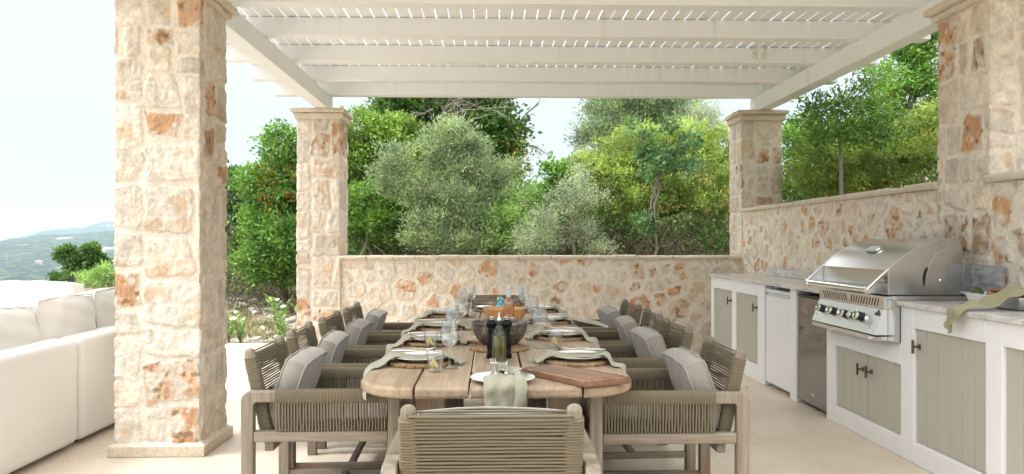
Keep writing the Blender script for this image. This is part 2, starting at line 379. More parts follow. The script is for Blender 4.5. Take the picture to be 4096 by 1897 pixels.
def rubble_field(U,V,W,H,sp,sd):
    rng=np.random.default_rng(sd+70); seeds=[]
    for _ in range(6000):
        p=(rng.uniform(-.1,W+.1),rng.uniform(-.1,H+.1)); s=sp*rng.choice([.62,.8,1.,1.25,1.45],p=[.22,.24,.24,.18,.12])
        if all(math.hypot((p[0]-q[0])*.85,p[1]-q[1])>(s+q[2])*.5 for q in seeds): seeds.append((p[0],p[1],s))
    S=np.array(seeds)
    wu=U+(fbm(U*7,V*7,sd+30,3)-.5)*.06+(fbm(U*30,V*30,sd+33,2)-.5)*.02; wv=V+(fbm(U*7+5,V*7+5,sd+31,3)-.5)*.06+(fbm(U*30,V*30,sd+34,2)-.5)*.02
    d1=np.full(U.shape,9.);d2=np.full(U.shape,9.);i1=np.zeros(U.shape,int);i2=np.zeros(U.shape,int)
    for i,(x,y,s) in enumerate(seeds):
        d=(wu-x)**2+(wv-y)**2-(s*.5)**2
        a=d<d1; b=(~a)&(d<d2)
        d2=np.where(a,d1,np.where(b,d,d2)); i2=np.where(a,i1,np.where(b,i,i2)); d1=np.where(a,d,d1); i1=np.where(a,i,i1)
    L=np.hypot(S[i1,0]-S[i2,0],S[i1,1]-S[i2,1])+1e-3
    gap=rng.choice([.008,.014,.022,.034,.055],len(S),p=[.18,.26,.26,.2,.10])[i1]+.004+(fbm(U*18,V*18,sd+60,2)-.5)*.02
    return (d2-d1)/(2*L)-gap,i1,len(seeds)
def pillar(name,label,x0,x1,y0,y1,zb,zt,sd,res,probs,force=()):
    t=thing(name,label,'stone pillar',((x0+x1)/2,(y0+y1)/2,0),group='rough stone pergola pillars')
    w,dp=x1-x0,y1-y0; P=2*(w+dp); H=zt-zb
    nu=int(P/res); nv=int(H/res)+1
    u=np.arange(nu)/nu*P; v=np.linspace(0,H,nv); UU,VV=np.meshgrid(u,v,indexing='ij'); U=UU.ravel();V=VV.ravel()
    rng=np.random.default_rng(sd); cor=[0,w,w+dp,2*w+dp,P]
    cells=kd_cells(P,H,rng,.19,.58,cor); off=.17
    d,cid=blocks_field(U-off,V,cells,sd,P)
    if force: probs=dict(probs,rust=.04,brown=.01)
    kinds=[pick(rng,probs) for _ in cells]
    for (fu,fz,fk) in force:
        i=min(range(len(cells)),key=lambda q:max(cells[q][0]-((fu-off)%P),((fu-off)%P)-cells[q][1],0)+max(cells[q][2]-(fz-zb),(fz-zb)-cells[q][3],0)); kinds[i]=fk
    C=paint(U,V,d,cid,kinds,sd,1.10); h=relief(U,V,d,cid,len(cells),sd)
    # perimeter position and blended normal
    bx=np.interp(u,cor,[-w/2,w/2,w/2,-w/2,-w/2]); by=np.interp(u,cor,[-dp/2,-dp/2,dp/2,dp/2,-dp/2])
    nx=np.zeros(nu);ny=np.zeros(nu); rb=.018
    dirs=[(0,-1),(1,0),(0,1),(-1,0)]
    for k in range(nu):
        s=np.searchsorted(cor,u[k],'right')-1; s=min(s,3); a=np.array(dirs[s],float); lo,hi=cor[s],cor[s+1]
        if u[k]-lo<rb: a=a*(.5+.5*(u[k]-lo)/rb)+np.array(dirs[(s-1)%4])*(.5-.5*(u[k]-lo)/rb)
        if hi-u[k]<rb: a=a*(.5+.5*(hi-u[k])/rb)+np.array(dirs[(s+1)%4])*(.5-.5*(hi-u[k])/rb)
        a/=np.hypot(*a); nx[k],ny[k]=a
    h=h.reshape(nu,nv)
    X=bx[:,None]+nx[:,None]*(h-.006); Y=by[:,None]+ny[:,None]*(h-.006); Z=zb+VV
    V3=np.stack([X,Y,Z],-1).reshape(-1,3)
    np_mesh('shaft',V3,gridfaces(nu,nv,True),'stone',t,True,C)
    return t
def cap_mb(w,dp,z0,z1,over,rng,n=26,amp=.006):
    # a slab ring with a rough broken edge
    mb=MB(); hw,hd=w/2+over,dp/2+over; pts=[]
    for a,b in (((-hw,-hd),(hw,-hd)),((hw,-hd),(hw,hd)),((hw,hd),(-hw,hd)),((-hw,hd),(-hw,-hd))):
        for i in range(n): pts.append((a[0]+(b[0]-a[0])*i/n,a[1]+(b[1]-a[1])*i/n))
    rings=[]
    for z,o in ((z0,.006),(z0+.006,0),(z0+(z1-z0)*.4,0),(z0+(z1-z0)*.7,0),(z1-.006,.002),(z1,.009)):
        r=[]
        for (x,y) in pts:
            k=1-o/max(hw,.01); e=rng.normal(0,amp*.5)+amp*math.sin(x*23+y*19+z*40); l=math.hypot(x,y); r.append((x*k+x/l*e,y*k+y/l*e,z+rng.normal(0,.0012)))
        rings.append(r)
    return mb.loft(rings)
def add_cap(t,w,dp,zt,sd,th=.125):
    rng=random.Random(sd)
    class G: normal=staticmethod(lambda a,b: rng.gauss(a,b))
    mk('cap_moulding',cap_mb(w,dp,zt-th,zt-.053,.03,G,14),'coping',t,smooth=40)
    mk('cap_slab',cap_mb(w,dp,zt-.050,zt,.06,G,14),'coping',t,smooth=40)
ZC=2.92
probs_p=dict(pale=.38,grey=.20,tan=.18,cream=.06,rust=.14,brown=.04)
def full_pillar(label,x0,x1,y0,y1,sd,res,plinth=True,zb=.0,th=.125,force=()):
    t=pillar('stone_pillar',label,x0,x1,y0,y1,zb,ZC-th+.015,sd,res,probs_p,force)
    add_cap(t,x1-x0,y1-y0,ZC,sd,th)
    if plinth:
        w,dp=x1-x0+.075,y1-y0+.06
        mk('plinth',MB().box(-w/2,w/2,-dp/2,dp/2,.002,.066),'plinth',t,bevel=.003)
        rng=random.Random(sd+1); n=12; hw,hd=w/2-.004,dp/2-.004; iw,idp=(x1-x0)/2-.03,(y1-y0)/2-.03; r0=[];r1=[];r2=[]
        for a,b in (((-1,-1),(1,-1)),((1,-1),(1,1)),((1,1),(-1,1)),((-1,1),(-1,-1))):
            for i in range(n):
                x=a[0]+(b[0]-a[0])*i/n; y=a[1]+(b[1]-a[1])*i/n; q=rng.uniform(.0,.02)
                r0.append((x*hw,y*hd,.066)); r1.append((x*(hw*.55+iw*.45+.005),y*(hd*.55+idp*.45+.005),.078+q*.3)); r2.append((x*iw,y*idp,.10+q))
        mk('mortar_skirt',MB().loft([r0,r1,r2]),'mortar',t,smooth=60)
    return t
m=N('mortar'); v=m.co(); g=m.noise(v,40,5); m.set(color=m.mix(g,(.64,.56,.455),(.72,.64,.54)),rough=.95); m.bump(g,.4,.004); M['mortar']=m.m
full_pillar('large rough stone pillar beside the white sofas, orange stone low on its front',-2.315,-1.80,4.83,5.31,101,.0075,th=.088,force=[(.36,.52,'rust'),(.22,2.59,'rust'),(.24,2.05,'rust'),(.06,1.02,'rust'),(.38,.10,'rust'),(.66,2.2,'rust')])
full_pillar('stone pillar at the left end of the low back wall',-2.33,-1.815,9.35,9.84,202,.012)
full_pillar('stone pillar in the far corner where the low back wall meets the side wall',3.045,3.54,9.35,9.84,303,.012,False)
full_pillar('large stone pillar on the side wall behind the grill and metal tray',3.05,3.56,4.67,5.22,404,.0085,False,th=.10,force=[(1.95,2.58,'brown'),(1.85,1.46,'rust'),(2.06,1.45,'brown'),(1.92,1.9,'rust')])
def wall(name,label,origin,du,nrm,W,z0,z1,thick,sd,sp,res,probs,cop_over=.035,side_end=True):
    t=thing(name,label,'stone wall',origin)
    nu=int(W/res);nv=int((z1-z0)/res); u=np.linspace(0,W,nu);v=np.linspace(0,z1-z0,nv); UU,VV=np.meshgrid(u,v,indexing='ij');U=UU.ravel();V=VV.ravel()
    d,cid,n=rubble_field(U,V,W,z1-z0,sp,sd); rng=np.random.default_rng(sd); kinds=[pick(rng,probs) for _ in range(n)]
    C=paint(U,V,d,cid,kinds,sd,1.24); h=relief(U,V,d,cid,n,sd,(.003,.010),.013)-.006
    X=du[0]*U+nrm[0]*h; Y=du[1]*U+nrm[1]*h
    F=gridfaces(nu,nv)
    if du[0]*nrm[1]-du[1]*nrm[0]>0: F=F[:,::-1]
    np_mesh('stone_face',np.stack([X,Y,z0+V],-1),F,'stone',t,True,C)
    # body behind the face
    b=MB(); a0,a1=.0,W; q=.03
    P=lambda a,k,z:(du[0]*a-nrm[0]*k,du[1]*a-nrm[1]*k,z)
    b.add([P(a0,q,z0),P(a1,q,z0),P(a1,thick,z0),P(a0,thick,z0),P(a0,q,z1),P(a1,q,z1),P(a1,thick,z1),P(a0,thick,z1)],[(0,3,2,1),(4,5,6,7),(0,1,5,4),(1,2,6,5),(2,3,7,6),(3,0,4,7)])
    mk('core',b,'mortar',t)
    # coping stones
    r=random.Random(sd); mb=MB(); a=0
    while a<W-.01:
        l=min(r.uniform(.24,.42),W-a); 
        if W-a-l<.1: l=W-a
        n=8; hz=.045+r.uniform(-.004,.006); e=cop_over+r.uniform(-.01,.008); rings=[]
        for i in range(n+1):
            s=a+.003+(l-.006)*i/n; f=-e+r.uniform(-.006,.006); z=z1+.002
            rings.append([P(s,f+.008,z),P(s,f,z+.012),P(s,f+r.uniform(-.003,.003),z+hz-.012),P(s,f+.012,z+hz+r.uniform(-.003,.002)),P(s,thick+.03,z+hz),P(s,thick+.03,z)])
        mb.loft(rings); a+=l
    mk('coping',mb,'coping',t,smooth=35)
    return t
pw=dict(pale=.34,grey=.05,tan=.22,cream=.07,rust=.27,brown=.03)
wall('back_wall','low rubble stone wall with coping running between the two far pillars',(-1.83,9.375,0),(1,0),(0,-1),4.89,0,1.105,.38,11,.185,.0085,pw,.03)
wall('side_wall','rubble stone wall behind the kitchen counter between the two right pillars',(3.052,5.20,0),(0,1),(-1,0),4.17,0,1.68,.40,23,.165,.0085,pw,.03)
wall('side_wall','rubble stone wall with coping at the right edge, nearest the camera',(3.052,1.2,0),(0,1),(-1,0),3.49,0,1.68,.40,37,.185,.010,dict(pale=.2,grey=.2,tan=.2,rust=.26,brown=.14),.03)

# ------------------------------------------------------------------ floor + terrain
fl=mk('patio_floor',MB().box(-9,3.46,-4,10.2,-.16,0),'floor',bevel=.006); fl['kind']='structure'
def terrain(x,y):
    r=np.hypot(x,y); az=np.degrees(np.arctan2(x,y))
    n=fbm(x*.6+50,y*.6+50,5,5)-.5
    zl=np.maximum(0,y-10.35)*.075-np.maximum(0,-6-x)*.10-np.maximum(0,r-24)*.05-.04
    zr=.88+(y-9.7)*.085+np.maximum(0,x-3)*.09
    k=sst(-2.4,-1.2,x); z=zl*(1-k)+zr*k
    side=sst(3.3,3.6,x)*(.95+(x-3.5)*.24+np.maximum(0,y-6)*.03)
    low=-.19
    z=np.where(y<9.75,np.where(x>3.3,side,low),z)
    z=np.where((y<10.25)&(x<-1.6),low,z)
    z=z+n*.22*sst(10.2,11.2,y)
    near=z
    # the land drops into a valley and climbs to two ridges far off
    dropk=sst(28,300,r); n2=fbm(az*.9+7,r*.0012,9,6)-.5; n3=fbm(x*.004+300,y*.004+300,15,4)-.5
    vall=-6-(np.clip(r,28,1500)-28)/1472*80
    e1=np.interp(az,[-60,-38,-32.4,-30,-28,-26,-15,60],[-.2,-.15,.12,.45,.55,.80,1.0,1.0]); H1=1.3+3500*np.tan(np.radians(e1))
    up=np.clip((r-1500)/2000,0,1); mid=-86+(H1+86)*up
    e2=np.interp(az,[-60,-33,-30.8,-29,-27,-26,-20,60],[-1.,-.6,.30,.80,1.05,1.36,1.5,1.5]); H2=1.3+6000*np.tan(np.radians(e2))
    back=H1-(sst(3500,4300,r)*70)+(sst(4500,6000,r)*(H2-H1+70))
    far=np.where(r<1500,vall,np.where(r<3500,mid,back))+n2*26*sst(400,2500,r)+n3*22*sst(200,1500,r)*(1-sst(2500,3500,r)*.6)
    far=np.where(r>6000,far-sst(6000,6900,r)*150,far)
    return near*(1-dropk)+far*dropk
az=np.concatenate([np.linspace(-180,-45,28)[:-1],np.linspace(-45,45,380)[:-1],np.linspace(45,180,28)[:-1]])
rr=np.concatenate([[.3,2,4,6],np.linspace(6.5,30,190),np.geomspace(31,6900,240)])
A,Rr=np.meshgrid(np.radians(az),rr,indexing='ij'); X=Rr*np.sin(A);Y=Rr*np.cos(A); Z=terrain(X.ravel(),Y.ravel())
V3=np.stack([X.ravel(),Y.ravel(),Z],-1); F=gridfaces(len(az),len(rr),True); jj=F[:,0]%len(rr); cut=int(np.searchsorted(rr,90))
m=N('rocky_ground'); v=m.co(); g=m.noise(v,1.6,6,.65); g2=m.noise(v,14,6,.7); g3=m.noise(v,.7,4)
c=m.ramp(g2,[(.32,(.09,.065,.035)),(.45,(.23,.17,.10)),(.54,(.30,.27,.15)),(.62,(.50,.46,.40)),(.75,(.62,.59,.54))])
c=m.mix(m.ramp(g,[(.45,(0,0,0)),(.6,(.7,.7,.7))]),c,(.16,.17,.07)); c=m.mix(m.ramp(g3,[(.5,(0,0,0)),(.62,(.5,.5,.5))]),c,(.30,.15,.08))
m.set(color=c,rough=.95); m.bump(g2,.8,.05); M['rocky']=m.m
m=N('far_forest'); v=m.co(); g=m.noise(v,.035,6,.75); g2=m.noise(v,.0045,5,.6); vo=m.add('ShaderNodeTexVoronoi',inp={'Vector':v,'Scale':.05,'Randomness':1.}).outputs['Distance']
c=m.mix(m.ramp(vo,[(.15,(1,1,1)),(.55,(0,0,0))]),(.03,.05,.04),(.05,.08,.055)); c=m.mix(m.ramp(g,[(.50,(0,0,0)),(.62,(1,1,1))]),c,(.15,.18,.08))
c=m.mix(m.ramp(g2,[(.60,(0,0,0)),(.66,(.8,.8,.8))]),c,(.46,.37,.27)); m.set(color=c,rough=1.,spec=0.); m.bump(vo,1.,8.); M['forest']=m.m
def sub(F):
    ids=np.unique(F); mp=np.zeros(len(V3),int); mp[ids]=np.arange(len(ids)); return V3[ids],mp[F]
a,b=sub(F[jj<cut]); tag(np_mesh('ground',a,b[:,::-1],'rocky'),kind='structure')
a,b=sub(F[jj>=cut]); tag(np_mesh('hills',a,b[:,::-1],'forest'),kind='structure')
def gz(x,y): return float(terrain(np.array([float(x)]),np.array([float(y)]))[0])

# ------------------------------------------------------------------ pergola
pg=thing('pergola','white painted timber pergola with slatted roof resting on the stone pillars','pergola',(0,0,0))
for x0,x1 in ((-2.11,-1.955),(3.235,3.39)):
    mk('side_beam',MB().box(x0,x1,.6,9.62,ZC+.002,ZC+.178),'pergola',pg,bevel=.004)
for y in (9.45,8.55,7.65,6.71,5.80,4.88,3.96,3.04):
    mk('cross_beam',MB().box(-2.64,3.86,y,y+.14,ZC+.181,ZC+.336),'pergola',pg,bevel=.004)
sl=None; x=-2.63; rs=random.Random(3)
while x<3.78:
    if sl is None:
        sl=mk('slat',MB().box(0,.0985,2.7,9.78,0,.026),'pergola',pg,bevel=.002); o=sl
    else:
        o=sl.copy(); col.objects.link(o)
    o.location=(x+rs.uniform(-.0015,.0015),0,ZC+.339+rs.uniform(0,.002)); x+=.108
# spotlight on the third beam
s=thing('spotlight','small white cylinder spotlight fixed to a pergola beam','spotlight',(2.66,7.65,3.18))
mk('mounting_plate',MB().lathe([(.034,-.0),(.034,.012)],20).xf(Matrix.Rotation(R(90),4,'X')@Matrix.Translation((-.035,0,0))),'white_paint',s,smooth=40)
mk('arm',MB().tube([(-.035,-.010,0),(-.02,-.045,0),(0,-.055,0)],.009,8),'white_paint',s,smooth=40)
mk('lamp_body',MB().lathe([(.001,.052),(.031,.052),(.033,.048),(.033,-.006),(.0315,-.008),(.033,-.010),(.033,-.052),(.029,-.054),(.027,-.045),(.001,-.043)],24,(0,-.075,0)),'white_paint',s,smooth=40)
# ------------------------------------------------------------------ chairs
def sheath(mb,p0,p1,hw,hh,ring,bulge,sx,rc=.35,seg=16,jit=0):
    # rope wound tightly round a bar from p0 to p1; sx = side direction
    p0,p1=Vector(p0),Vector(p1); t=(p1-p0); L=t.length; t.normalize(); sd=Vector(sx); sd=(sd-t*sd.dot(t)).normalized(); up=t.cross(sd)
    n=max(2,int(L/ring)); rings=[]
    for i in range(n):
        j=random.gauss(0,jit)
        for q,b in ((.04,0),(.28,.8),(.5,1),(.72,.8),(.96,0)):
            c=p0+t*((i+q)*L/n); r=[]
            for k in range(seg):
                a=2*PI*k/seg; ca,sa=math.cos(a),math.sin(a); e=.45
                x=math.copysign(abs(ca)**e,ca)*hw; y=math.copysign(abs(sa)**e,sa)*hh; l=math.hypot(x,y); g=1+(b*bulge+j)/l
                r.append(c+sd*x*g+up*y*g)
            rings.append(r)
    return mb.loft(rings)
def rbar(mb,x0,x1,y0,y1,z0,z1): return mb.box(x0,x1,y0,y1,z0,z1)
def bent_frame(mb,sgn):
    # rear leg turning into the armrest in one rounded corner, then the armrest to the front leg
    x0,x1=(.282,.33) if sgn>0 else (-.33,-.282)
    w=.056; ro=.045; y0=-.355; zt=.652; zi=zt-.05
    out=[(y0,0)]; 
    for i in range(7): a=PI-i*(PI/2)/6; out.append((y0+ro+ro*math.cos(a),zt-ro+ro*math.sin(a)))
    out+=[(.355,zt),(.355,0),(.355-w,0),(.355-w,zi)]
    for i in range(4): a=PI/2+i*(PI/2)/3; out.append((y0+w+.016+.016*math.cos(a),zi-.016+.016*math.sin(a)))
    out+=[(y0+w,0)]
    return mb.prism(out,x0,x1,0)
def cushion(w,d,h,n=12,bulge=.03,r=.25,wr=.004,sd=1):
    # box cushion in local x (width) y (depth) z (height/thickness)
    mb=MB(); bm=bmesh.new(); bmesh.ops.create_cube(bm,size=2); bmesh.ops.subdivide_edges(bm,edges=bm.edges[:],cuts=n,use_grid_fill=True)
    for v in bm.verts:
        x,y,z=v.co; 
        # soften the outline of the pad seen from above
        k=1-.035*(x*x)*(y*y)*2; X=x*w/2*k*(1+.012*math.sin(y*5+sd)); Y=y*d/2*k*(1+.012*math.sin(x*6+sd*2)); e=(1-x**4)*(1-y**4)
        Z=z*h/2+ (math.copysign(bulge*e,z) if abs(z)>.99 else 0)
        if abs(z)<.99: q=(1-z*z)*.012; X+=math.copysign(q,x) if abs(x)>.99 else 0; Y+=math.copysign(q,y) if abs(y)>.99 else 0
        g=wr*(math.sin(x*9+y*4+sd)+math.sin(y*11-x*5+sd*3)); v.co=(X,Y,Z+g*.6)
    bm.verts.ensure_lookup_table(); mb.add([v.co[:] for v in bm.verts],[[v.index for v in f.verts] for f in bm.faces]); bm.free(); return mb
def piping(w,d,z,r=.0045,sd=1,n=14,wob=.003):
    pts=[]; rng=random.Random(sd)
    for a,b in (((-1,-1),(1,-1)),((1,-1),(1,1)),((1,1),(-1,1)),((-1,1),(-1,-1))):
        for i in range(n):
            x=a[0]+(b[0]-a[0])*i/n; y=a[1]+(b[1]-a[1])*i/n; k=1-.035*x*x*y*y*2
            pts.append((x*(w/2*k+.004)+rng.gauss(0,wob*.5),y*(d/2*k+.004)+rng.gauss(0,wob*.5),z+rng.gauss(0,wob)))
    return pts
def make_chair():
    t=thing('dining_armchair','x','armchair',group='teak and rope armchairs round the dining table')
    for s in (-1,1):
        x0,x1=(.283,.33) if s>0 else (-.33,-.283)
        mk('side_frame',bent_frame(MB(),s),'teak_frame',t,bevel=.007,seg=3)
        mk('side_rail',MB().box(x0+.003,x1-.003,-.299,.299,.424,.472),'teak_rail',t,bevel=.006)
        mk('stretcher',MB().box(x0+.008,x1-.008,-.299,.299,.085,.12),'teak_rail',t,bevel=.005)
        xc=(x0+x1)/2
        mk('arm_rope_binding',sheath(MB(),(xc,-.205,.627),(xc,.297,.627),.0262,.0275,.0078,.0045,(1,0,0)),'rope',t,smooth=180)
        r=MB()
        for k in range(37):
            y=-.196+k*.0134
            for side in (-1,1):
                j=random.gauss(0,.0012); xx=xc+side*.0235; yy=y+(.0067 if side*s<0 else 0)
                r.tube([(xx,yy,.622),(xx-side*.001,yy+j,.55),(xx-side*.004,yy-j,.475)],.0041,6,caps=False)
        mk('arm_rope_strands',r,'rope',t,smooth=180)
        a=Vector((s*.248,-.243,.385)); b=Vector((s*.248,-.338,.815)); dr=(b-a).normalized()
        mb=MB(); 
        ks=[(0,.024),(.3,.024),(.93,.024)]
        mb.tube([a,a.lerp(b,.5),b,b+dr*.008,b+dr*.015,b+dr*.019],[.023,.023,.024,.0225,.017,.008],16)
        mk('back_post',mb,'teak_frame',t,smooth=50)
        mk('post_rope_binding',sheath(MB(),a.lerp(b,.10),a.lerp(b,.955),.0262,.0262,.0088,.0045,(1,0,0),seg=16,jit=.0006),'rope',t,smooth=180)
    r=MB(); a=Vector((0,-.243,.385)); b=Vector((0,-.338,.815))
    for k in range(34):
        f=.985-k*.0262; c=a.lerp(b,f); nrm=Vector((0,-.977,-.215))
        for sd_,rad in ((1,.0044),(-1,.0040)):
            off=nrm*(.0245*sd_); dz=0 if sd_>0 else -.006
            p=[c+off+Vector((x,random.gauss(0,.0008)-.004*(1-(x/.25)**2)*0,dz+random.gauss(0,.0009))) for x in (-.245,-.12,0,.12,.245)]
            r.tube(p,rad,6,caps=False)
    mk('back_rope_strands',r,'rope',t,smooth=180)
    mk('rear_rail',MB().box(-.282,.282,-.262,-.222,.372,.42),'teak_rail',t,bevel=.005)
    mk('front_rail',MB().box(-.282,.282,.303,.345,.385,.44),'teak_rail',t,bevel=.006)
    mk('cross_stretcher',MB().box(-.282,.282,-.02,.015,.087,.118),'teak_rail',t,bevel=.005)
    # upper rear cross bar between the rear legs
    r=MB()
    for k in range(46): 
        y=-.215+k*.0113; r.tube([(-.29,y,.428),(0,y,.420),(.29,y,.428)],.0042,6,caps=False)
    mk('seat_ropes',r,'rope',t,smooth=180)
    sc=mk('seat_cushion',cushion(.53,.50,.075,bulge=.014).xf(Matrix.Translation((0,.055,.474))),'ribbed',t,smooth=180)
    mk('piping',MB().tube([(x,y+.055,z+.474) for x,y,z in piping(.53,.50,.036)],.0045,6,closed=True),'ribbed',sc,smooth=180)
    # back cushion leaning on the ropes
    Mx=Matrix.Translation((0,-.190,.600))@Matrix.Rotation(R(-19),4,'X')@Matrix.Rotation(R(90),4,'X')
    bc=mk('back_cushion',cushion(.485,.36,.092,bulge=.014,sd=4).xf(Mx),'ribbed',t,smooth=50)
    for z,s_ in ((.046,3),(-.046,5)):
        mk('piping',MB().tube([Mx@Vector(p) for p in piping(.485,.36,z,sd=s_,wob=.0014)],.0042,6,closed=True),'face_cloth',bc,smooth=180)
    return t
ch=make_chair(); cdone=False
seats=[  # x, y, rz, label
 (-.765,3.818,-90,'rope armchair on the left side nearest the camera, beside the big stone pillar'),
 (-.775,4.55,-90,'second rope armchair from the camera on the left side of the table'),
 (-.76,5.30,-90,'third rope armchair from the camera on the left side of the table'),
 (-.755,6.09,-90,'rope armchair at the far end of the left row, nearest the low wall'),
 (.79,3.735,90,'rope armchair on the right side nearest the camera, beside the chopping board'),
 (.80,4.71,90,'second rope armchair from the camera on the right side of the table'),
 (.81,5.48,90,'third rope armchair from the camera on the right side of the table'),
 (.81,6.29,90,'rope armchair at the far end of the right row, nearest the kitchen cabinets'),
 (.0,2.655,0,'rope armchair in the foreground seen from behind at the near end of the table'),
 (.05,7.10,180,'rope armchair at the far end of the table in front of the back wall')]
chairs=[]
for i,(x,y,a,l) in enumerate(seats):
    c=ch if i==0 else dup(ch)
    c.location=(x,y,0); c.rotation_euler=(0,0,R(a+(0 if i in(0,4,8) else random.uniform(-2.6,2.6)))); c['label']=l; chairs.append(c)
for o in list(chairs[9].children):
    if o.name.startswith('back_cushion'):
        for q in list(o.children): bpy.data.objects.remove(q)
        bpy.data.objects.remove(o)

# ------------------------------------------------------------------ table
TX0,TX1,TY0,TY1=-.548,.592,3.035,6.60
tb=thing('dining_table','long weathered teak dining table of five thick planks with rounded ends','dining table',((TX0+TX1)/2,(TY0+TY1)/2,0))
def outline(x):   # y extent at x (rounded corners)
    rx=.235; 
    d=max(0,rx-(x-TX0),rx-(TX1-x)); f=min(1,d/rx); e=.235*(1-math.sqrt(max(0,1-f*f)))
    # slight bow of the end
    bow=.02*(((x-(TX0+TX1)/2)/((TX1-TX0)/2))**2)
    return TY0+e+bow,TY1-e-bow
gaps=[TX0,-.305,-.087,.135,.360,TX1]
for i in range(5):
    a=gaps[i]+(.0045 if i else 0); b=gaps[i+1]-(.0045 if i<4 else 0); n=16 if i in(0,4) else 8
    lo=[];hi=[]
    for k in range(n+1):
        f=k/n
        if i==0: f=1-math.cos(f*PI/2)
        if i==4: f=math.sin(f*PI/2)
        x=a+(b-a)*f; l,h=outline(min(max(x,TX0+.0008),TX1-.0008)); lo.append((x,l)); hi.append((x,h))
    poly=lo+hi[::-1]
    pl=mk('plank',MB().prism(poly,.703,.75,2),'table_wood',tb,world=True)
    q=pl.modifiers.new('b','BEVEL'); q.width=.017 if i in(0,4) else .017; q.segments=5; q.limit_method='ANGLE'; q.angle_limit=R(50); q.harden_normals=True
    for p in pl.data.polygons: p.use_smooth=True
    # only the rim is rounded over; the edges along the gaps keep a small arris
    try:
        at=pl.data.attributes.new('bevel_weight_edge','FLOAT','EDGE')
        for e in pl.data.edges:
            v0,v1=[pl.data.vertices[k].co for k in e.vertices]; L=tb.location
            xa,xb=v0.x+L.x,v1.x+L.x
            gap=abs(xa-xb)<1e-5 and any(abs(xa-(g+s))<1e-4 for g in gaps[1:-1] for s in(-.0045,.0045))
            vert=abs(v0.z-v1.z)>.01
            at.data[e.index].value=.12 if gap else (0. if vert and not gap else 1.)
            if vert: at.data[e.index].value=.12 if any(abs(xa-(g+s))<1e-4 for g in gaps[1:-1] for s in(-.0045,.0045)) else 0.
        q.limit_method='WEIGHT'
    except Exception as ex: print('bevel',ex)
for lx in (-.285,.345):
    for ly in (3.66,5.95): mk('leg',MB().box(lx-.07,lx+.07,ly-.07,ly+.07,0,.66),'teak_frame',tb,bevel=.008,world=True)
for ly in (3.66,5.95): mk('cross_bearer',MB().box(-.42,.48,ly-.045,ly+.045,.661,.702),'teak_rail',tb,bevel=.004,world=True)
mk('long_rail',MB().box(-.01,.07,3.74,5.87,.575,.66),'teak_rail',tb,bevel=.005,world=True)

# ------------------------------------------------------------------ table ware
TZ=.7505
def placemat(r=.165,sd=1):
    mb=MB(); rng=random.Random(sd); k=0; rr=.014
    while rr<r-.006:
        n=max(10,int(2*PI*rr/.011)); pts=[]; 
        for i in range(n):
            a=2*PI*i/n; pts.append((math.cos(a)*(rr+rng.gauss(0,.0016)),math.sin(a)*(rr+rng.gauss(0,.0016)),.0075+(.003 if i%2 else -.0012)+rng.gauss(0,.0009)))
        mb.tube(pts,[.0072+(.0018 if (i+k)%2 else -.0012)+rng.gauss(0,.0008) for i in range(n)]+[.0072],5,closed=True); rr+=.0105; k+=1
    mb.lathe([(.001,.001),(r-.008,.001),(r-.008,.006),(.001,.006)],40)
    return mb
def tube_closed_fix():pass
def plate_prof(r=.132): return [(.001,.004),(.06,.004),(.062,.0),(.068,0),(.070,.004),(r*.80,.010),(r-.002,.019),(r,.0205),(r-.002,.0215),(r*.82,.0135),(r*.62,.0085),(.001,.0075)]
def fork_mb(L=.185):
    mb=MB(); hn=.115
    rings=[]
    for y,w,z in ((0,.0055,.001),(.01,.0062,.001),(.05,.0045,.0025),(.09,.003,.004),(hn,.0032,.0045),(hn+.015,.010,.003),(hn+.028,.0125,.001)):
        rings.append([(-w,y,z-.0009),(w,y,z-.0009),(w,y,z+.0009),(-w,y,z+.0009)])
    mb.loft(rings)
    for k in range(4):
        x=-.0105+k*.007; mb.loft([[(x-.0018,y,z-.0008),(x+.0018,y,z-.0008),(x+.0018,y,z+.0008),(x-.0018,y,z+.0008)] for y,z in ((hn+.026,.001),(hn+.045,.0035),(hn+.070,.0085))])
    return mb
def knife_mb():
    mb=MB(); rings=[]
    for y,w0,w1,h in ((0,.006,.006,.0022),(.01,.0075,.0075,.0026),(.05,.006,.006,.0028),(.095,.005,.005,.0026),(.10,.006,.004,.0015),(.12,.0105,.004,.0009),(.16,.0125,.004,.0008),(.19,.009,.004,.0007),(.203,.002,.003,.0005)):
        rings.append([(-w0,y,-h*.5),(w1,y,-h),(w1,y,h),(-w0,y,h*.5)])
    return mb.loft(rings)
mat0=pl0=fk0=kn0=None
def cat_rom(P,n):
    P=[Vector(p) for p in P]; P=[P[0]*2-P[1]]+P+[P[-1]*2-P[-2]]; out=[]
    for i in range(1,len(P)-2):
        a,b,c,d=P[i-1:i+3]
        for k in range(n):
            t=k/n; out.append(.5*((2*b)+(-a+c)*t+(2*a-5*b+4*c-d)*t*t+(-a+3*b-3*c+d)*t**3))
    out.append(P[-2]); return out
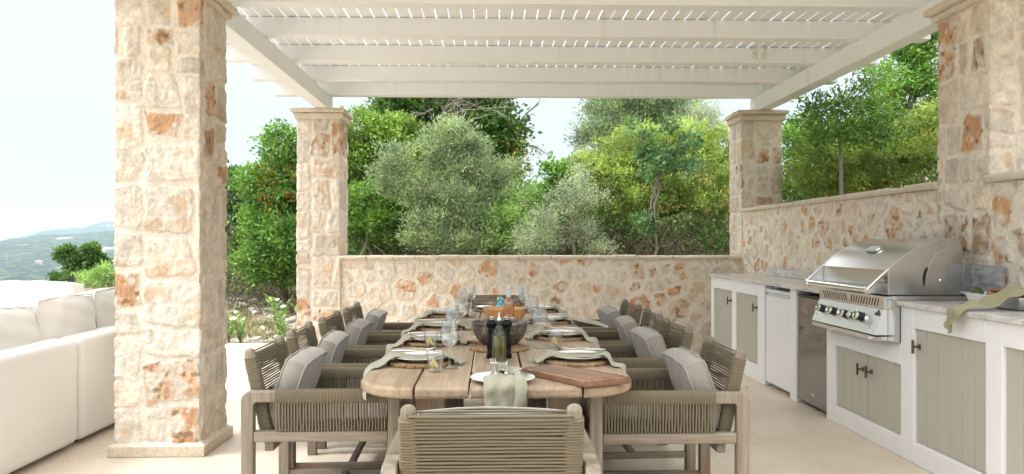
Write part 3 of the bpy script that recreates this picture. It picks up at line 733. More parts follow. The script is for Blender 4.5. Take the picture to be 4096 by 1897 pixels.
def napkin(path,hw,side,folds=3,amp=.006,sd=0,nw=14):
    # a cloth strip along path; hw: half widths; side: horizontal side direction per point
    C=cat_rom(path,7); n=len(C); W=np.interp(np.linspace(0,1,n),np.linspace(0,1,len(hw)),hw)
    S=cat_rom([(*s,0) if len(s)==2 else s for s in side],7); rng=random.Random(sd); ph=rng.uniform(0,6); mb=MB(); o=0; rows=[]
    for i,c in enumerate(C):
        t=(C[min(i+1,n-1)]-C[max(i-1,0)]).normalized(); s=S[i].normalized(); nn=t.cross(s).normalized(); nn=nn if nn.z>0 or abs(nn.z)<.35 else -nn
        if i and nn.dot(pn)<0: nn=-nn
        pn=nn; row=[]
        for k in range(nw+1):
            f=k/nw*2-1; a=amp*(.6+.4*math.sin(i*.5+ph)); w=math.sin(f*PI*folds/2+ph+i*.13)*a+abs(f)**3*-.003+math.sin(f*2.1+i*.33+ph)*a*.5
            row.append(c+s*(f*W[i])+nn*(w+a))
        rows.append(row)
    o=len(mb.v)
    for r in rows: mb.v.extend(tuple(p) for p in r)
    for i in range(n-1):
        for k in range(nw): a=i*(nw+1)+k; mb.f.append((a,a+1,a+nw+2,a+nw+1))
    return mb
ordi=['nearest the camera','second from the camera','third from the camera','farthest from the camera']
sett=[]
for side,sgn,xs,ys in (('left',-1,-.333,[3.645,4.35,5.075,5.93]),('right',1,.405,[3.665,4.565,5.46,6.33])):
    for i,y in enumerate(ys): sett.append((side,sgn,xs,y,i))
def put(proto,fn,name,mat,label,cat,loc,rz,group,smooth=180,**k):
    if proto is None:
        o=mk(name,fn(),mat,None,smooth=smooth,**k)
    else: o=proto.copy(); col.objects.link(o)
    o.location=loc; o.rotation_euler=(0,0,rz) if not isinstance(rz,tuple) else rz; tag(o,label,cat,group); return o
for side,sgn,x,y,i in sett:
    w=f'{side} side, setting {ordi[i]}'
    m=put(mat0,placemat,'placemat','seagrass',f'round braided seagrass placemat on the {side} side of the table, {ordi[i]}','placemat',(x,y,TZ),random.uniform(0,6),'braided placemats'); mat0=mat0 or m
    p=put(pl0,lambda:MB().lathe(plate_prof(),48),'plate','porcelain',f'white plate on the placemat on the {side} side of the table, {ordi[i]}','plate',(x+random.uniform(-.006,.006),y-.004,TZ+.0165),0,'white dinner plates',smooth=35); pl0=pl0 or p
    yy=lambda v:y+v
    o=-sgn   # direction of the inner end (towards table centre)
    pts=[(x+o*.205,yy(-.045),TZ+.012),(x+o*.165,yy(-.03),TZ+.026),(x+o*.12,yy(-.01),TZ+.046),(x+o*.05,yy(.0),TZ+.033),(x-o*.06,yy(-.01),TZ+.033),(x-o*.125,yy(-.03),TZ+.046)]
    edge=TX0 if sgn<0 else TX1
    if side=='right' and i==2:
        pts+=[(x-o*.20,yy(-.10),TZ+.03),(x-o*.32,yy(-.17),TZ+.012),(x-o*.39,yy(-.20),TZ-.01)]
    else:
        pts+=[(edge+o*.035,yy(-.10),TZ+.012),(edge-o*.004,yy(-.135),TZ+.002),(edge-o*.016,yy(-.15),TZ-.03),(edge-o*.018,yy(-.165),TZ-.085),(edge-o*.012,yy(-.175),TZ-.13)]
    n=len(pts); hw=[.07,.05,.06,.085,.08,.07]+[.062]*(n-6)
    sdv=[(.2*o,1),(.0,1),(.1*o,1),(0,1),(-.1*o,1),(-.2*o,1)]+[(-.25*o,1)]*(n-6)
    nk=mk('napkin',napkin(pts,hw,sdv,3,.005,sd=i*7+(3 if sgn>0 else 0)),'napkin',smooth=180,solid=.0022,sub=1)
    tag(nk,f'sage green cloth napkin draped over the plate on the {side} side, {ordi[i]}','napkin','cloth napkins on the plates')
    f=put(fk0,fork_mb,'fork','polished_steel',f'steel fork lying on the napkin on the {side} side, {ordi[i]}','fork',(x-o*.115,yy(.012),TZ+.062),R(-90*o+4),'steel forks'); fk0=fk0 or f
    k=put(kn0,knife_mb,'knife','polished_steel',f'steel table knife lying on the napkin on the {side} side, {ordi[i]}','knife',(x-o*.135,yy(-.012),TZ+.062),R(-90*o-3),'steel table knives'); kn0=kn0 or k
# near end setting
p=put(pl0,None,'plate','','white plate at the near end of the table under a hanging napkin','plate',(.045,3.155,TZ+.001),0,'white dinner plates')
pts=[(.03,3.285,TZ+.022),(.035,3.25,TZ+.064),(.045,3.17,TZ+.032),(.045,3.09,TZ+.036),(.045,3.035,TZ+.034),(.045,3.005,TZ+.018),(.045,2.995,TZ-.02),(.047,2.998,TZ-.07),(.05,3.0,TZ-.115)]
nk=mk('napkin',napkin(pts,[.012,.03,.045,.068,.078,.076,.076,.072,.055],[(1,0)]*9,5,.006,sd=4,nw=24),'napkin',smooth=180,solid=.0022,sub=1)
tag(nk,'sage green napkin hanging over the near end of the table under a fork and knife','napkin','cloth napkins on the plates')
pts=[(.075,3.20,TZ+.034),(.105,3.235,TZ+.040),(.14,3.27,TZ+.035),(.165,3.30,TZ+.022)]
fk=put(fk0,None,'fork','','steel fork standing out on the napkin at the near end of the table','fork',(.018,3.062,TZ+.048),(R(8),0,R(4)),'steel forks')
kn=put(kn0,None,'knife','','steel knife on the napkin at the near end of the table','knife',(.058,3.058,TZ+.05),(R(8),0,R(-3)),'steel table knives')
# second fold of the same napkin
f2=mk('folded_corner',napkin([(.05,3.13,TZ+.043),(.085,3.17,TZ+.05),(.125,3.22,TZ+.044),(.16,3.255,TZ+.03)],[.045,.045,.035,.012],[(1,-.9)]*4,2,.004,sd=9),'napkin',nk,smooth=180,solid=.002,sub=1)
f3=mk('folded_corner',napkin([(.10,3.08,TZ+.045),(.112,3.02,TZ+.038),(.115,2.992,TZ+.005),(.108,2.984,TZ-.045),(.085,2.984,TZ-.088)],[.010,.022,.026,.020,.003],[(1,.1)]*5,2,.002,sd=15),'napkin',nk,smooth=180,solid=.002,sub=1)
# far end setting
m=put(mat0,None,'placemat','','round braided seagrass placemat at the far end of the table','placemat',(.0,6.41,TZ),1,'braided placemats')
p=put(pl0,None,'plate','','white plate at the far end of the table beside the turquoise jug','plate',(.0,6.41,TZ+.0165),0,'white dinner plates')
nk=mk('napkin',napkin([(-.06,6.36,TZ+.03),(-.02,6.39,TZ+.04),(.03,6.42,TZ+.04),(.07,6.44,TZ+.03)],[.05]*4,[(.3,1)]*4,2,.005,sd=3),'napkin',smooth=180,solid=.002,sub=1); tag(nk,'pale folded napkin on the plate at the far end of the table','napkin','cloth napkins on the plates')
put(fk0,None,'fork','','steel fork on the plate at the far end of the table','fork',(-.02,6.50,TZ+.05),(R(6),0,R(185)),'steel forks')
put(kn0,None,'knife','','steel knife on the plate at the far end of the table','knife',(.03,6.51,TZ+.05),(R(6),0,R(172)),'steel table knives')
# centre mat
put(mat0,None,'placemat','','round braided seagrass mat in the middle of the table under the metal bowl','placemat',(.040,4.11,TZ),.6,'braided placemats')
# wine glasses
def wineglass():
    o=[(.0385,0),(.0395,.0012),(.038,.0025),(.02,.0045),(.007,.009),(.0042,.02),(.0038,.06),(.0042,.082),(.008,.092),(.022,.104),(.036,.122),(.0415,.140),(.0415,.150),(.039,.175),(.0345,.205),(.0325,.2155)]
    i=[(.0315,.2155),(.0335,.205),(.038,.175),(.0405,.150),(.0405,.140),(.035,.1235),(.021,.106),(.007,.0955),(.0005,.094)]
    return MB().lathe([(.0005,0)]+o+i,36)
wg=None
WG=[(-.189,3.50,'wine glass on the left side nearest the camera'),(-.215,4.33,'second wine glass from the camera in the left row'),(-.189,4.875,'third wine glass from the camera in the left row'),(-.222,5.95,'fourth wine glass from the camera in the left row'),(-.165,6.36,'farthest wine glass in the left row, beside the end plate'),
 (.262,4.17,'wine glass on the right side nearest the camera, above the draped napkin'),(.268,5.02,'second wine glass from the camera in the right row'),(.254,5.98,'third wine glass from the camera in the right row'),(.238,6.45,'farthest wine glass in the right row, near the back wall')]
for x,y,l in WG:
    g=put(wg,wineglass,'wine_glass','glass','clear stemmed '+l,'wine glass',(x,y,TZ),random.uniform(0,6),'stemmed wine glasses',smooth=60); wg=wg or g
def tumbler():
    fl=lambda a,z: .045*math.cos(6*a)*max(0,1-z/.055)
    o=[(.0005,0),(.028,0),(.030,.003),(.033,.03),(.0365,.06),(.0395,.0885),(.0385,.090)]
    mb=MB(); pr=o+[(.0375,.0885),(.0345,.06),(.0305,.03),(.0275,.013),(.0005,.011)]
    return mb.lathe(pr,48,fl=lambda a,z: fl(a,z))
tg=None
TG=[(-.246,3.405,'left side nearest the camera'),(-.325,4.17,'left side second from the camera'),(-.30,5.55,'left side third from the camera'),(-.19,6.16,'left side farthest from the camera'),(.345,4.16,'right side nearest the camera'),(.375,4.93,'right side second from the camera'),(.375,5.93,'right side farthest from the camera')]
def wedge():
    mb=MB(); n=12
    rows=[]
    for i in range(n+1):
        a=-PI/2+PI*i/n; r=.030; y=math.sin(a)*.034; k=math.cos(a); rows.append([(0,y,0),(0+k*.012,y,-k*.010),(k*.019,y,-k*.020),(k*.012,y,-k*.029),(0,y,-k*.031)])
    o=0
    return mb.loft(rows,True,True)
lw=None
for x,y,l in TG:
    g=put(tg,tumbler,'tumbler','glass','short clear fluted tumbler with lemon, '+l,'tumbler',(x,y,TZ),random.uniform(0,6),'fluted water tumblers',smooth=50); tg=tg or g
    for q in range(2):
        o=put(lw,wedge,'lemon_wedge','lemon',('large ' if q==0 else 'small ')+'yellow lemon wedge inside the tumbler, '+l,'lemon wedge',(x+(.004 if q==0 else -.012),y+(-.002 if q==0 else .004),TZ+(.043 if q==0 else .03)),(R(55 if q==0 else 100),R(20*q),R(60+q*120)),'lemon wedges in the tumblers',smooth=60); lw=lw or o
        if q==1: o.scale=(.5,.5,.5)
        else: o.scale=(.72,.72,.72)
# metal bowl with ice
bw=thing('metal_bowl','dark mottled hammered metal bowl in the middle of the table','bowl',(.045,4.215,TZ+.0165))
mk('bowl_body',MB().lathe([(.001,0),(.085,0),(.10,.006),(.125,.03),(.143,.065),(.150,.10),(.152,.112),(.163,.116),(.167,.118),(.166,.121),(.150,.118),(.147,.10),(.140,.067),(.121,.033),(.095,.010),(.001,.006)],64),'tin',bw,smooth=50)
rr=random.Random(2); ic=MB()
for k in range(46):
    a=rr.uniform(0,2*PI); q=rr.uniform(0,.11)**1; s=rr.uniform(.008,.014); c=Vector((math.cos(a)*q,math.sin(a)*q,.085+rr.uniform(-.02,.02))); mtx=Matrix.Translation(c)@Matrix.Rotation(rr.uniform(0,3),4,Vector((rr.random(),rr.random(),rr.random())).normalized()); ic.add([tuple(mtx@Vector(v)) for v in MB().box(-s,s,-s,s,-s,s).v],MB().box(0,1,0,1,0,1).f)
tag(mk('ice_cubes',ic,'ice',None,bevel=.003),'loose ice cubes heaped inside the dark metal bowl','ice',kind='stuff').location=(.045,4.215,TZ+.0165)
sb=thing('salad_bowl','large round bamboo salad bowl behind the rose wine bottle','bowl',(.086,5.10,TZ))
mk('bowl_body',MB().lathe([(.001,.0),(.06,0),(.075,.006),(.108,.04),(.130,.085),(.140,.128),(.1405,.134),(.136,.136),(.132,.130),(.122,.088),(.10,.046),(.065,.015),(.001,.010)],64),'bamboo',sb,smooth=50)
# rose wine bottle
bo=thing('wine_bottle','clear bottle of rose wine with grey capsule in front of the bamboo bowl','wine bottle',(.107,4.86,TZ))
mk('glass_body',MB().lathe([(.001,.006),(.03,.001),(.036,.001),(.0385,.006),(.0385,.165),(.0375,.178),(.032,.196),(.022,.213),(.0155,.225),(.014,.235),(.014,.27),(.0105,.27),(.0105,.235),(.0125,.224),(.019,.211),(.029,.195),(.0345,.178),(.0357,.165),(.0357,.01),(.001,.012)],40),'bottle_glass',bo,smooth=50)
mk('wine',MB().lathe([(.001,.014),(.0352,.012),(.0352,.165),(.034,.177),(.0285,.194),(.0185,.210),(.0125,.222),(.001,.2225)],40),'wine',bo,smooth=50)
mk('capsule',MB().lathe([(.0148,.222),(.0152,.24),(.0152,.274),(.0158,.276),(.0158,.292),(.0148,.296),(.001,.2965),(.001,.271),(.0142,.271),(.0142,.222)],32),'capsule_grey',bo,smooth=40)
def text(name,s,size,mat,parent,shear=0,bend=None,loc=(0,0,0),rot=None,depth=.0006,off=0.,spacing=1.,bold=0.):
    cu=bpy.data.curves.new('t','FONT'); cu.body=s; cu.size=size; cu.align_x='CENTER'; cu.shear=shear; cu.extrude=depth; cu.offset=off; cu.space_character=spacing
    o=bpy.data.objects.new('t',cu); col.objects.link(o); dg=bpy.context.evaluated_depsgraph_get(); me=bpy.data.meshes.new_from_object(o.evaluated_get(dg)); bpy.data.objects.remove(o)
    me.name=name
    for v in me.vertices:
        p=v.co.copy()
        if bend:
            a=p.x/bend; v.co=(math.sin(a)*(bend+p.z),-math.cos(a)*(bend+p.z),p.y)
        else: v.co=rot@p if rot else p
    for m_ in list(me.materials): pass
    me.materials.clear(); q=link(name,me,mat,parent,loc); return q
text('script_label','Léoube',.026,'print_white',bo,shear=.35,bend=.0389,loc=(0,0,.088),off=.0003,depth=.0004)
text('small_label','CHÂTEAU',.0075,'print_white',bo,bend=.0389,loc=(.0,0,.112),spacing=1.3,depth=.0004)
text('small_label','CÔTES DE PROVENCE',.0045,'print_white',bo,bend=.0389,loc=(.0,0,.079),spacing=1.1,depth=.0004)
# turquoise jug
j=thing('ceramic_jug','small turquoise ceramic jug with cream spots behind the wine bottle','jug',(.062,5.62,TZ))
mk('jug_body',MB().lathe([(.001,0),(.03,0),(.038,.02),(.041,.055),(.038,.09),(.026,.112),(.0195,.122),(.022,.138),(.0235,.152),(.021,.166),(.013,.170),(.001,.168)],36),'turq',j,smooth=60)
mk('handle',MB().tube([(.022,0,.145),(.045,0,.14),(.05,0,.118),(.037,0,.095)],.0055,8),'turq',j,smooth=60)
# oil bottle and mills
ob=thing('oil_bottle','glass olive oil bottle with steel pourer in front of the black mills','oil bottle',(.036,3.665,TZ))
fl=lambda a,z: (.022*math.cos(26*a) if .03<z<.115 else 0)
def rings(z): return [(.0365,z),(.0382,z+.003),(.0365,z+.006)]
op=[(.001,.003),(.03,0),(.034,.002),(.0365,.008)]+rings(.012)+rings(.020)+[(.0355,.03),(.0355,.115)]+rings(.118)+rings(.126)+[(.036,.136),(.031,.148),(.020,.160),(.0145,.168),(.0135,.183),(.011,.183),(.011,.169),(.017,.158),(.028,.146),(.033,.134),(.033,.01),(.001,.01)]
mk('glass_body',MB().lathe(op,104,fl=fl),'bottle_glass',ob,smooth=40)
mk('oil',MB().lathe([(.001,.0105),(.0327,.0105),(.0327,.126),(.001,.1262)],40),'oil',ob,smooth=40)
mk('rubber_stopper',MB().lathe([(.001,.175),(.0105,.176),(.0105,.184),(.0155,.184),(.0155,.196),(.0135,.199),(.001,.2)],28),'black_plastic',ob,smooth=40)
mk('steel_pourer',MB().tube([(0,0,.198),(0,0,.205),(0,0,.212),(0,.0,.222),(.0005,0,.238)],[.010,.009,.0055,.0042,.003],12),'polished_steel',ob,smooth=60)
def mill():
    return [(.001,0),(.0245,0),(.0255,.003),(.0255,.022),(.022,.026),(.0235,.030),(.022,.034),(.0235,.038),(.0215,.043),(.0235,.055),(.0245,.068),(.0225,.085),(.019,.105),(.018,.122),(.0185,.130),(.0215,.134),(.0185,.138),(.0215,.143),(.019,.147),(.021,.150),(.026,.158),(.0275,.168),(.0255,.178),(.018,.186),(.006,.189),(.001,.189)]
mm=None
for x,y,l in ((.0,3.80,'left of the pair behind the oil bottle'),(.0745,3.80,'right of the pair behind the oil bottle')):
    if mm is None:
        t=mm=thing('pepper_mill','black lacquered mill, '+l,'pepper mill',(x,y,TZ),0,'black lacquered mills')
        mk('mill_body',MB().lathe(mill(),40),'black_lacquer',t,smooth=40)
        mk('steel_knob',MB().lathe([(.001,.1885),(.005,.189),(.0045,.193),(.0095,.199),(.0105,.201),(.0095,.203),(.001,.203)],24),'polished_steel',t,smooth=40)
    else: dup(mm,(x,y,TZ),0,'black lacquered mill, '+l)
# boards
def board(name,label,quad,z0,z1,mat,cat='chopping board'):
    cx=sum(p[0] for p in quad)/4; cy_=sum(p[1] for p in quad)/4; ang=math.atan2(quad[2][1]-quad[1][1],quad[2][0]-quad[1][0])
    t=thing(name,label,cat,(cx,cy_,z0),ang); ca,sa=math.cos(-ang),math.sin(-ang)
    L=[((x-cx)*ca-(y-cy_)*sa,(x-cx)*sa+(y-cy_)*ca) for x,y in quad]
    pr=MB().prism(L,0,z1-z0,2); b=mk('slab',pr,mat,t,bevel=.006,seg=3); return t,L
t,L=board('chopping_board','dark walnut chopping board with juice groove on the near right corner of the table',[(.125,3.345),(.286,3.43),(.562,3.10),(.358,3.012)],TZ,TZ+.029,'board_wood')
ins=[(x*.90+0,y*.86) for x,y in L]; pts=[]
for i in range(4):
    a=Vector(ins[i]);b=Vector(ins[(i+1)%4])
    for k in range(8): p=a.lerp(b,.04+.92*k/7); pts.append((p.x,p.y,.0282))
mk('juice_groove',MB().tube(pts,.0028,6,closed=True),'twig',t,smooth=60)
board('serving_board','pale wooden board sticking out left behind the metal bowl',[(-.15,4.37),(-.115,4.55),(.12,4.50),(.085,4.385)],TZ,TZ+.018,'light_board')

# ------------------------------------------------------------------ sofas
def sofa_back(t,x0,x1,y0,y1):
    mk('back_panel',cushionbox(x0,x1,y0,y1,.05,.70),'white_cloth',t,smooth=60)
def cushionbox(x0,x1,y0,y1,z0,z1,r=.04,puff=.006):
    bm=bmesh.new(); bmesh.ops.create_cube(bm,size=1)
    for v in bm.verts: v.co=((x0+x1)/2+v.co.x*(x1-x0),(y0+y1)/2+v.co.y*(y1-y0),(z0+z1)/2+v.co.z*(z1-z0))
    bmesh.ops.bevel(bm,geom=bm.edges[:],offset=r,segments=5,profile=.5,affect='EDGES')
    mb=MB(); bm.verts.ensure_lookup_table(); bm.verts.index_update(); mb.add([v.co[:] for v in bm.verts],[[v.index for v in f.verts] for f in bm.faces]); bm.free(); return mb
def sofa_cushion(t,name,c,w,h,th,rz,tilt,sd,bul=.05,parent_world=True):
    L=t.location
    Mx=Matrix.Translation(Vector(c)-L)@Matrix.Rotation(R(rz),4,'Z')@Matrix.Rotation(R(tilt),4,'X')@Matrix.Rotation(R(90),4,'X')
    mb=cushion(w,h,th,n=14,bulge=bul,wr=.007,sd=sd)
    o=mk(name,mb.xf(Mx),'white_cloth',t,smooth=180,sub=1)
    for z in (th/2,-th/2): mk('piping',MB().tube([Mx@Vector(p) for p in piping(w,h,z,sd=sd)],.005,6,closed=True),'white_cloth',o,smooth=180)
def foot(t,x,y): mk('foot',MB().lathe([(.001,.001),(.02,.001),(.024,.031),(.001,.031)],16).xf(Matrix.Translation((x,y,0))),'black_plastic',t,smooth=40,world=True)
s1=thing('sofa_module','white sofa module nearest the camera at the left edge of the terrace','sofa',(-3.1,4.4,0),group='white outdoor sofa modules')
sofa_back(s1,-.0,.0,0,0) if False else None
def module(s,y0,y1,cush):
    L=s.location
    mk('back_panel',cushionbox(-2.86,-2.645,y0,y1,.032,.705,.05),'white_cloth',s,smooth=60,world=True)
    mk('base',cushionbox(-3.62,-2.875,y0+.01,y1-.01,.034,.30,.03),'white_cloth',s,smooth=60,world=True)
    mk('seat_cushion',cushionbox(-3.64,-2.88,y0+.01,y1-.01,.302,.47,.06),'white_cloth',s,smooth=60,world=True)
    for y in (y0+.12,y1-.07): foot(s,-2.76,y); foot(s,-3.5,y)
    for (c,w,h,th,rz,ti,sd) in cush: sofa_cushion(s,'back_cushion',c,w,h,th,rz,ti,sd)
module(s1,3.90,5.055,[((-2.93,4.50,.705),.93,.42,.18,-90,8,2)])
s2=thing('sofa_module','white sofa module running behind the near stone pillar','sofa',(-3.1,5.7,0),group='white outdoor sofa modules')
module(s2,5.075,6.5,[((-2.93,5.30,.725),.70,.44,.18,-90,7,5),((-2.93,5.98,.735),.64,.44,.18,-90,8,7)])
s3=thing('sofa','long white outdoor sofa with tall back cushions farther out on the terrace','sofa',(-5.0,7.9,0),group='white outdoor sofas')
mk('back_panel',cushionbox(-6.4,-4.15,7.95,8.15,.05,.72,.05),'white_cloth',s3,smooth=60,world=True)
mk('base',cushionbox(-6.4,-4.15,7.1,7.94,.06,.30,.03),'white_cloth',s3,smooth=60,world=True)
mk('seat_cushion',cushionbox(-6.4,-4.15,7.08,7.93,.302,.47,.05),'white_cloth',s3,smooth=60,world=True)
sofa_cushion(s3,'back_cushion',(-4.62,7.80,.70),1.06,.44,.2,0,-8,9); sofa_cushion(s3,'back_cushion',(-5.72,7.80,.67),1.1,.46,.2,0,-8,13)
s4=thing('sofa','white outdoor sofa between the near modules and the far sofa','sofa',(-4.5,6.6,0),group='white outdoor sofas')
mk('back_panel',cushionbox(-5.6,-3.70,6.52,6.70,.05,.66,.05),'white_cloth',s4,smooth=60,world=True)
mk('base',cushionbox(-5.6,-3.70,5.8,6.51,.06,.30,.03),'white_cloth',s4,smooth=60,world=True)
sofa_cushion(s4,'back_cushion',(-4.15,6.38,.66),1.18,.42,.2,0,-8,17)
# ------------------------------------------------------------------ outdoor kitchen
KX=2.51
k=thing('outdoor_kitchen','white plastered outdoor kitchen counter with sage doors along the side wall','kitchen counter',(2.8,5.9,0))
fr=MB()
def seg(y0,y1,z0,z1,x0=KX,x1=2.60): fr.box(x0,x1,y0,y1,z0,z1)
# uprights, top and bottom bands of the plastered front
ups=[(8.699,8.80),(7.898,8.036),(7.065,7.254),(6.325,6.459),(5.605,5.747),(4.552,4.693),(3.745,3.877),(2.95,3.15)]
for a,b in ups: seg(a,b,0,.9255 if not(5.5<a<5.7 or 4.5<a<4.6) else .9255)
for a,b,zt,zb in ((8.036,8.699,.805,.155),(7.254,7.898,.805,.155),(3.877,4.552,.805,.13),(3.15,3.745,.805,.13)): seg(a+.0005,b-.0005,zt,.9255); seg(a+.0005,b-.0005,0,zb)
seg(4.6935,5.6045,.565,.698); seg(4.6935,5.6045,0,.125)
mk('plaster_front',fr,'plaster',k,world=True,bevel=.006)
bd=MB()
bd.box(2.602,3.03,8.74,8.80,0,.925); bd.box(2.602,3.03,7.00,7.065+.02,0,.925); bd.box(2.602,3.03,6.36,6.42,0,.925); bd.box(2.602,3.03,5.62,5.70,0,.925); bd.box(2.602,3.03,4.58,4.66,0,.925)
bd.box(2.612,3.03,7.10,8.73,0,.15); bd.box(2.99,3.03,2.95,8.73,.151,.92)
mk('plaster_body',bd,'plaster',k,world=True)
ct=MB(); ct.box(2.485,3.028,5.752,8.815,.928,.957); ct.box(2.485,3.028,2.9,4.698,.928,.957)
mk('countertop',ct,'marble',k,world=True,bevel=.003)
mk('backsplash',MB().box(3.008,3.034,5.80,8.42,.9585,1.038),'marble',k,world=True,bevel=.002)
mk('backsplash',MB().box(3.008,3.036,4.50,5.795,.9585,1.178),'dmarble',k,world=True,bevel=.002)
def door(y0,y1,z0,z1,nb,hy,hz):
    d=MB(); w=(y1-y0-.004)/nb
    for i in range(nb): d.box(2.530,2.548,y0+.002+i*w+.0016,y0+.002+(i+1)*w-.0016,z0+.004,z1-.004)
    d.box(2.5415,2.5475+.004,y0+.003,y1-.003,z0+.005,z1-.005)
    o=mk('cabinet_door',d,'sage_paint',k,world=True,bevel=.0018)
    if hy:
        h=MB(); h.box(2.482,2.494,hy-.006,hy+.006,hz-.040,hz+.040); h.box(2.4945,2.529,hy-.005,hy+.005,hz-.006,hz+.006); h.box(2.5235,2.5296,hy-.013,hy+.013,hz-.015,hz+.015)
        q=mk('handle',h,'bronze',o,world=True,bevel=.0012)
door(8.036,8.699,.155,.805,6,8.11,.70); door(7.254,7.898,.155,.805,6,7.32,.695)
door(5.150,5.6045,.125,.565,4,5.21,.455); door(4.6935,5.148,.125,.565,4,5.09,.455)
door(3.877,4.552,.13,.805,6,4.515,.70); door(3.15,3.745,.13,.805,5,3.2,.70)
f=thing('fridge','white undercounter fridge between two plaster uprights of the kitchen','fridge',(2.8,6.76,0))
mk('cabinet',MB().box(2.56,2.98,6.475,7.05,.03,.86),'fridge_white',f,world=True,bevel=.006)
mk('door',MB().box(2.518,2.557,6.472,7.052,.045,.835),'fridge_white',f,world=True,bevel=.008,seg=3)
mk('top_panel',MB().box(2.522,2.98,6.472,7.052,.864,.892),'fridge_white',f,world=True,bevel=.005)
mk('grip',MB().box(2.527,2.556,6.50,7.02,.8365,.8625),'capsule_grey',f,world=True)
f=thing('wine_fridge','black glass fronted wine fridge left of the grill under the counter','fridge',(2.8,6.03,0))
mk('cabinet',MB().box(2.56,2.98,5.765,6.31,.03,.89),'black_plastic',f,world=True,bevel=.004)
mk('glass_door',MB().box(2.524,2.545,5.752,6.318,.035,.872),'bglass',f,world=True,bevel=.003)
mk('door_frame',MB().box(2.546,2.558,5.750,6.32,.033,.874),'black_plastic',f,world=True)
mk('top_bar',MB().box(2.521,2.558,5.752,6.318,.8755,.893),'black_plastic',f,world=True,bevel=.003)
mk('nameplate',MB().box(2.5222,2.5238,5.99,6.05,.112,.126),'capsule_grey',f,world=True)
for y in (5.79,6.28): mk('foot',MB().lathe([(.001,0),(.014,0),(.014,.029),(.001,.029)],12).xf(Matrix.Translation((2.60,y,0))),'capsule_grey',f,world=True)

# ------------------------------------------------------------------ grill
g=thing('gas_grill','large stainless steel built-in gas grill with domed lid and five black knobs','grill',(2.75,5.24,.7))
Y0,Y1=4.775,5.73
mk('firebox',MB().box(2.475,3.03,Y0,Y1,.73,.978),'steel',g,world=True,bevel=.002)
mk('side_trim',MB().box(2.474,2.56,4.6955,4.7725,.70,.9565),'steel',g,world=True,bevel=.002)
mk('side_trim',MB().box(2.487,3.03,4.700,4.7735,.958,.983),'steel',g,world=True,bevel=.002)
# vent strip and sloping panel as prisms along Y: (x,z)
def pr(poly,y0,y1): return MB().prism([(a,b) for a,b in poly],y0,y1,1)
mk('vent_strip',pr([(2.452,.897),(2.448,.978),(2.474,.978),(2.474,.897)],Y0,Y1),'steel',g,world=True,bevel=.0015)
vs=MB(); 
for grp,(a,b) in enumerate(((5.275,5.665),(4.835,5.235))):
    n=11
    for i in range(n):
        y=a+(b-a)*(i+.5)/n; sl_=(-.012 if grp else .012); x0=2.4518; x1=2.4488
        P=[]
        for q,(dy,dz) in enumerate(((-.0068,0),(.0068,0),(.0068,1),(-.0068,1))):
            z=.912+.050*dz; yy=y+dy+sl_*(dz*2-1); x=2.452-(z-.897)*.05-.0006; P.append((x,yy,z))
        vs.add(P+[(p[0]+.001,p[1],p[2]) for p in P],[(0,1,2,3),(7,6,5,4),(0,4,5,1),(1,5,6,2),(2,6,7,3),(3,7,4,0)])
mk('vent_slots',vs,'black_plastic',g,world=True)
mk('control_panel',pr([(2.393,.737),(2.450,.896),(2.474,.896),(2.474,.737)],Y0,Y1),'steel_panel',g,world=True,bevel=.002)
mk('drip_lip',pr([(2.398,.700),(2.394,.728),(2.474,.728),(2.474,.700)],Y0,Y1),'steel',g,world=True,bevel=.002)
sn=Vector((-.942,0,.337)); sl2=Vector((.337,0,.942))  # panel normal and up-slope
def onp(y,s): # s 0..1 up the slope
    return Vector((2.393+.057*s,y,.737+.159*s))
def knob(y,s,r,L):
    c=onp(y,s); Mt=Matrix.Translation(c-g.location)@sn.to_track_quat('Z','Y').to_matrix().to_4x4()
    kb=mk('knob',MB().lathe([(.001,.014),(r*.92,.014),(r,.018),(r*.96,L-.012),(.001,L-.012)],28,fl=lambda a,z:.015*math.cos(20*a)).xf(Mt),'black_plastic',g,smooth=40)
    mk('bezel',MB().lathe([(r*1.28,.0005),(r*1.30,.008),(r*1.12,.0135),(.001,.0135)],28).xf(Mt),'polished_steel',kb,smooth=40)
    mk('knob_cap',MB().lathe([(r*.97,L-.0125),(r*1.03,L-.008),(r*1.0,L-.001),(r*.86,L),(r*.80,L-.003),(.001,L-.001)],28).xf(Mt),'polished_steel',kb,smooth=40)
for y,s_,r,L in ((5.57,.58,.028,.064),(5.385,.56,.028,.064),(5.195,.54,.028,.064),(5.108,.54,.020,.052),(4.98,.56,.030,.068)): knob(y,s_,r,L)
for y,s_ in ((5.685,.33),(4.86,.24)):
    c=onp(y,s_); Mt=Matrix.Translation(c-g.location)@sn.to_track_quat('Z','Y').to_matrix().to_4x4(); mk('button',MB().lathe([(.001,0.0),(.009,0.0005),(.009,.003),(.007,.004),(.001,.004)],18).xf(Mt),'polished_steel',g,smooth=40)
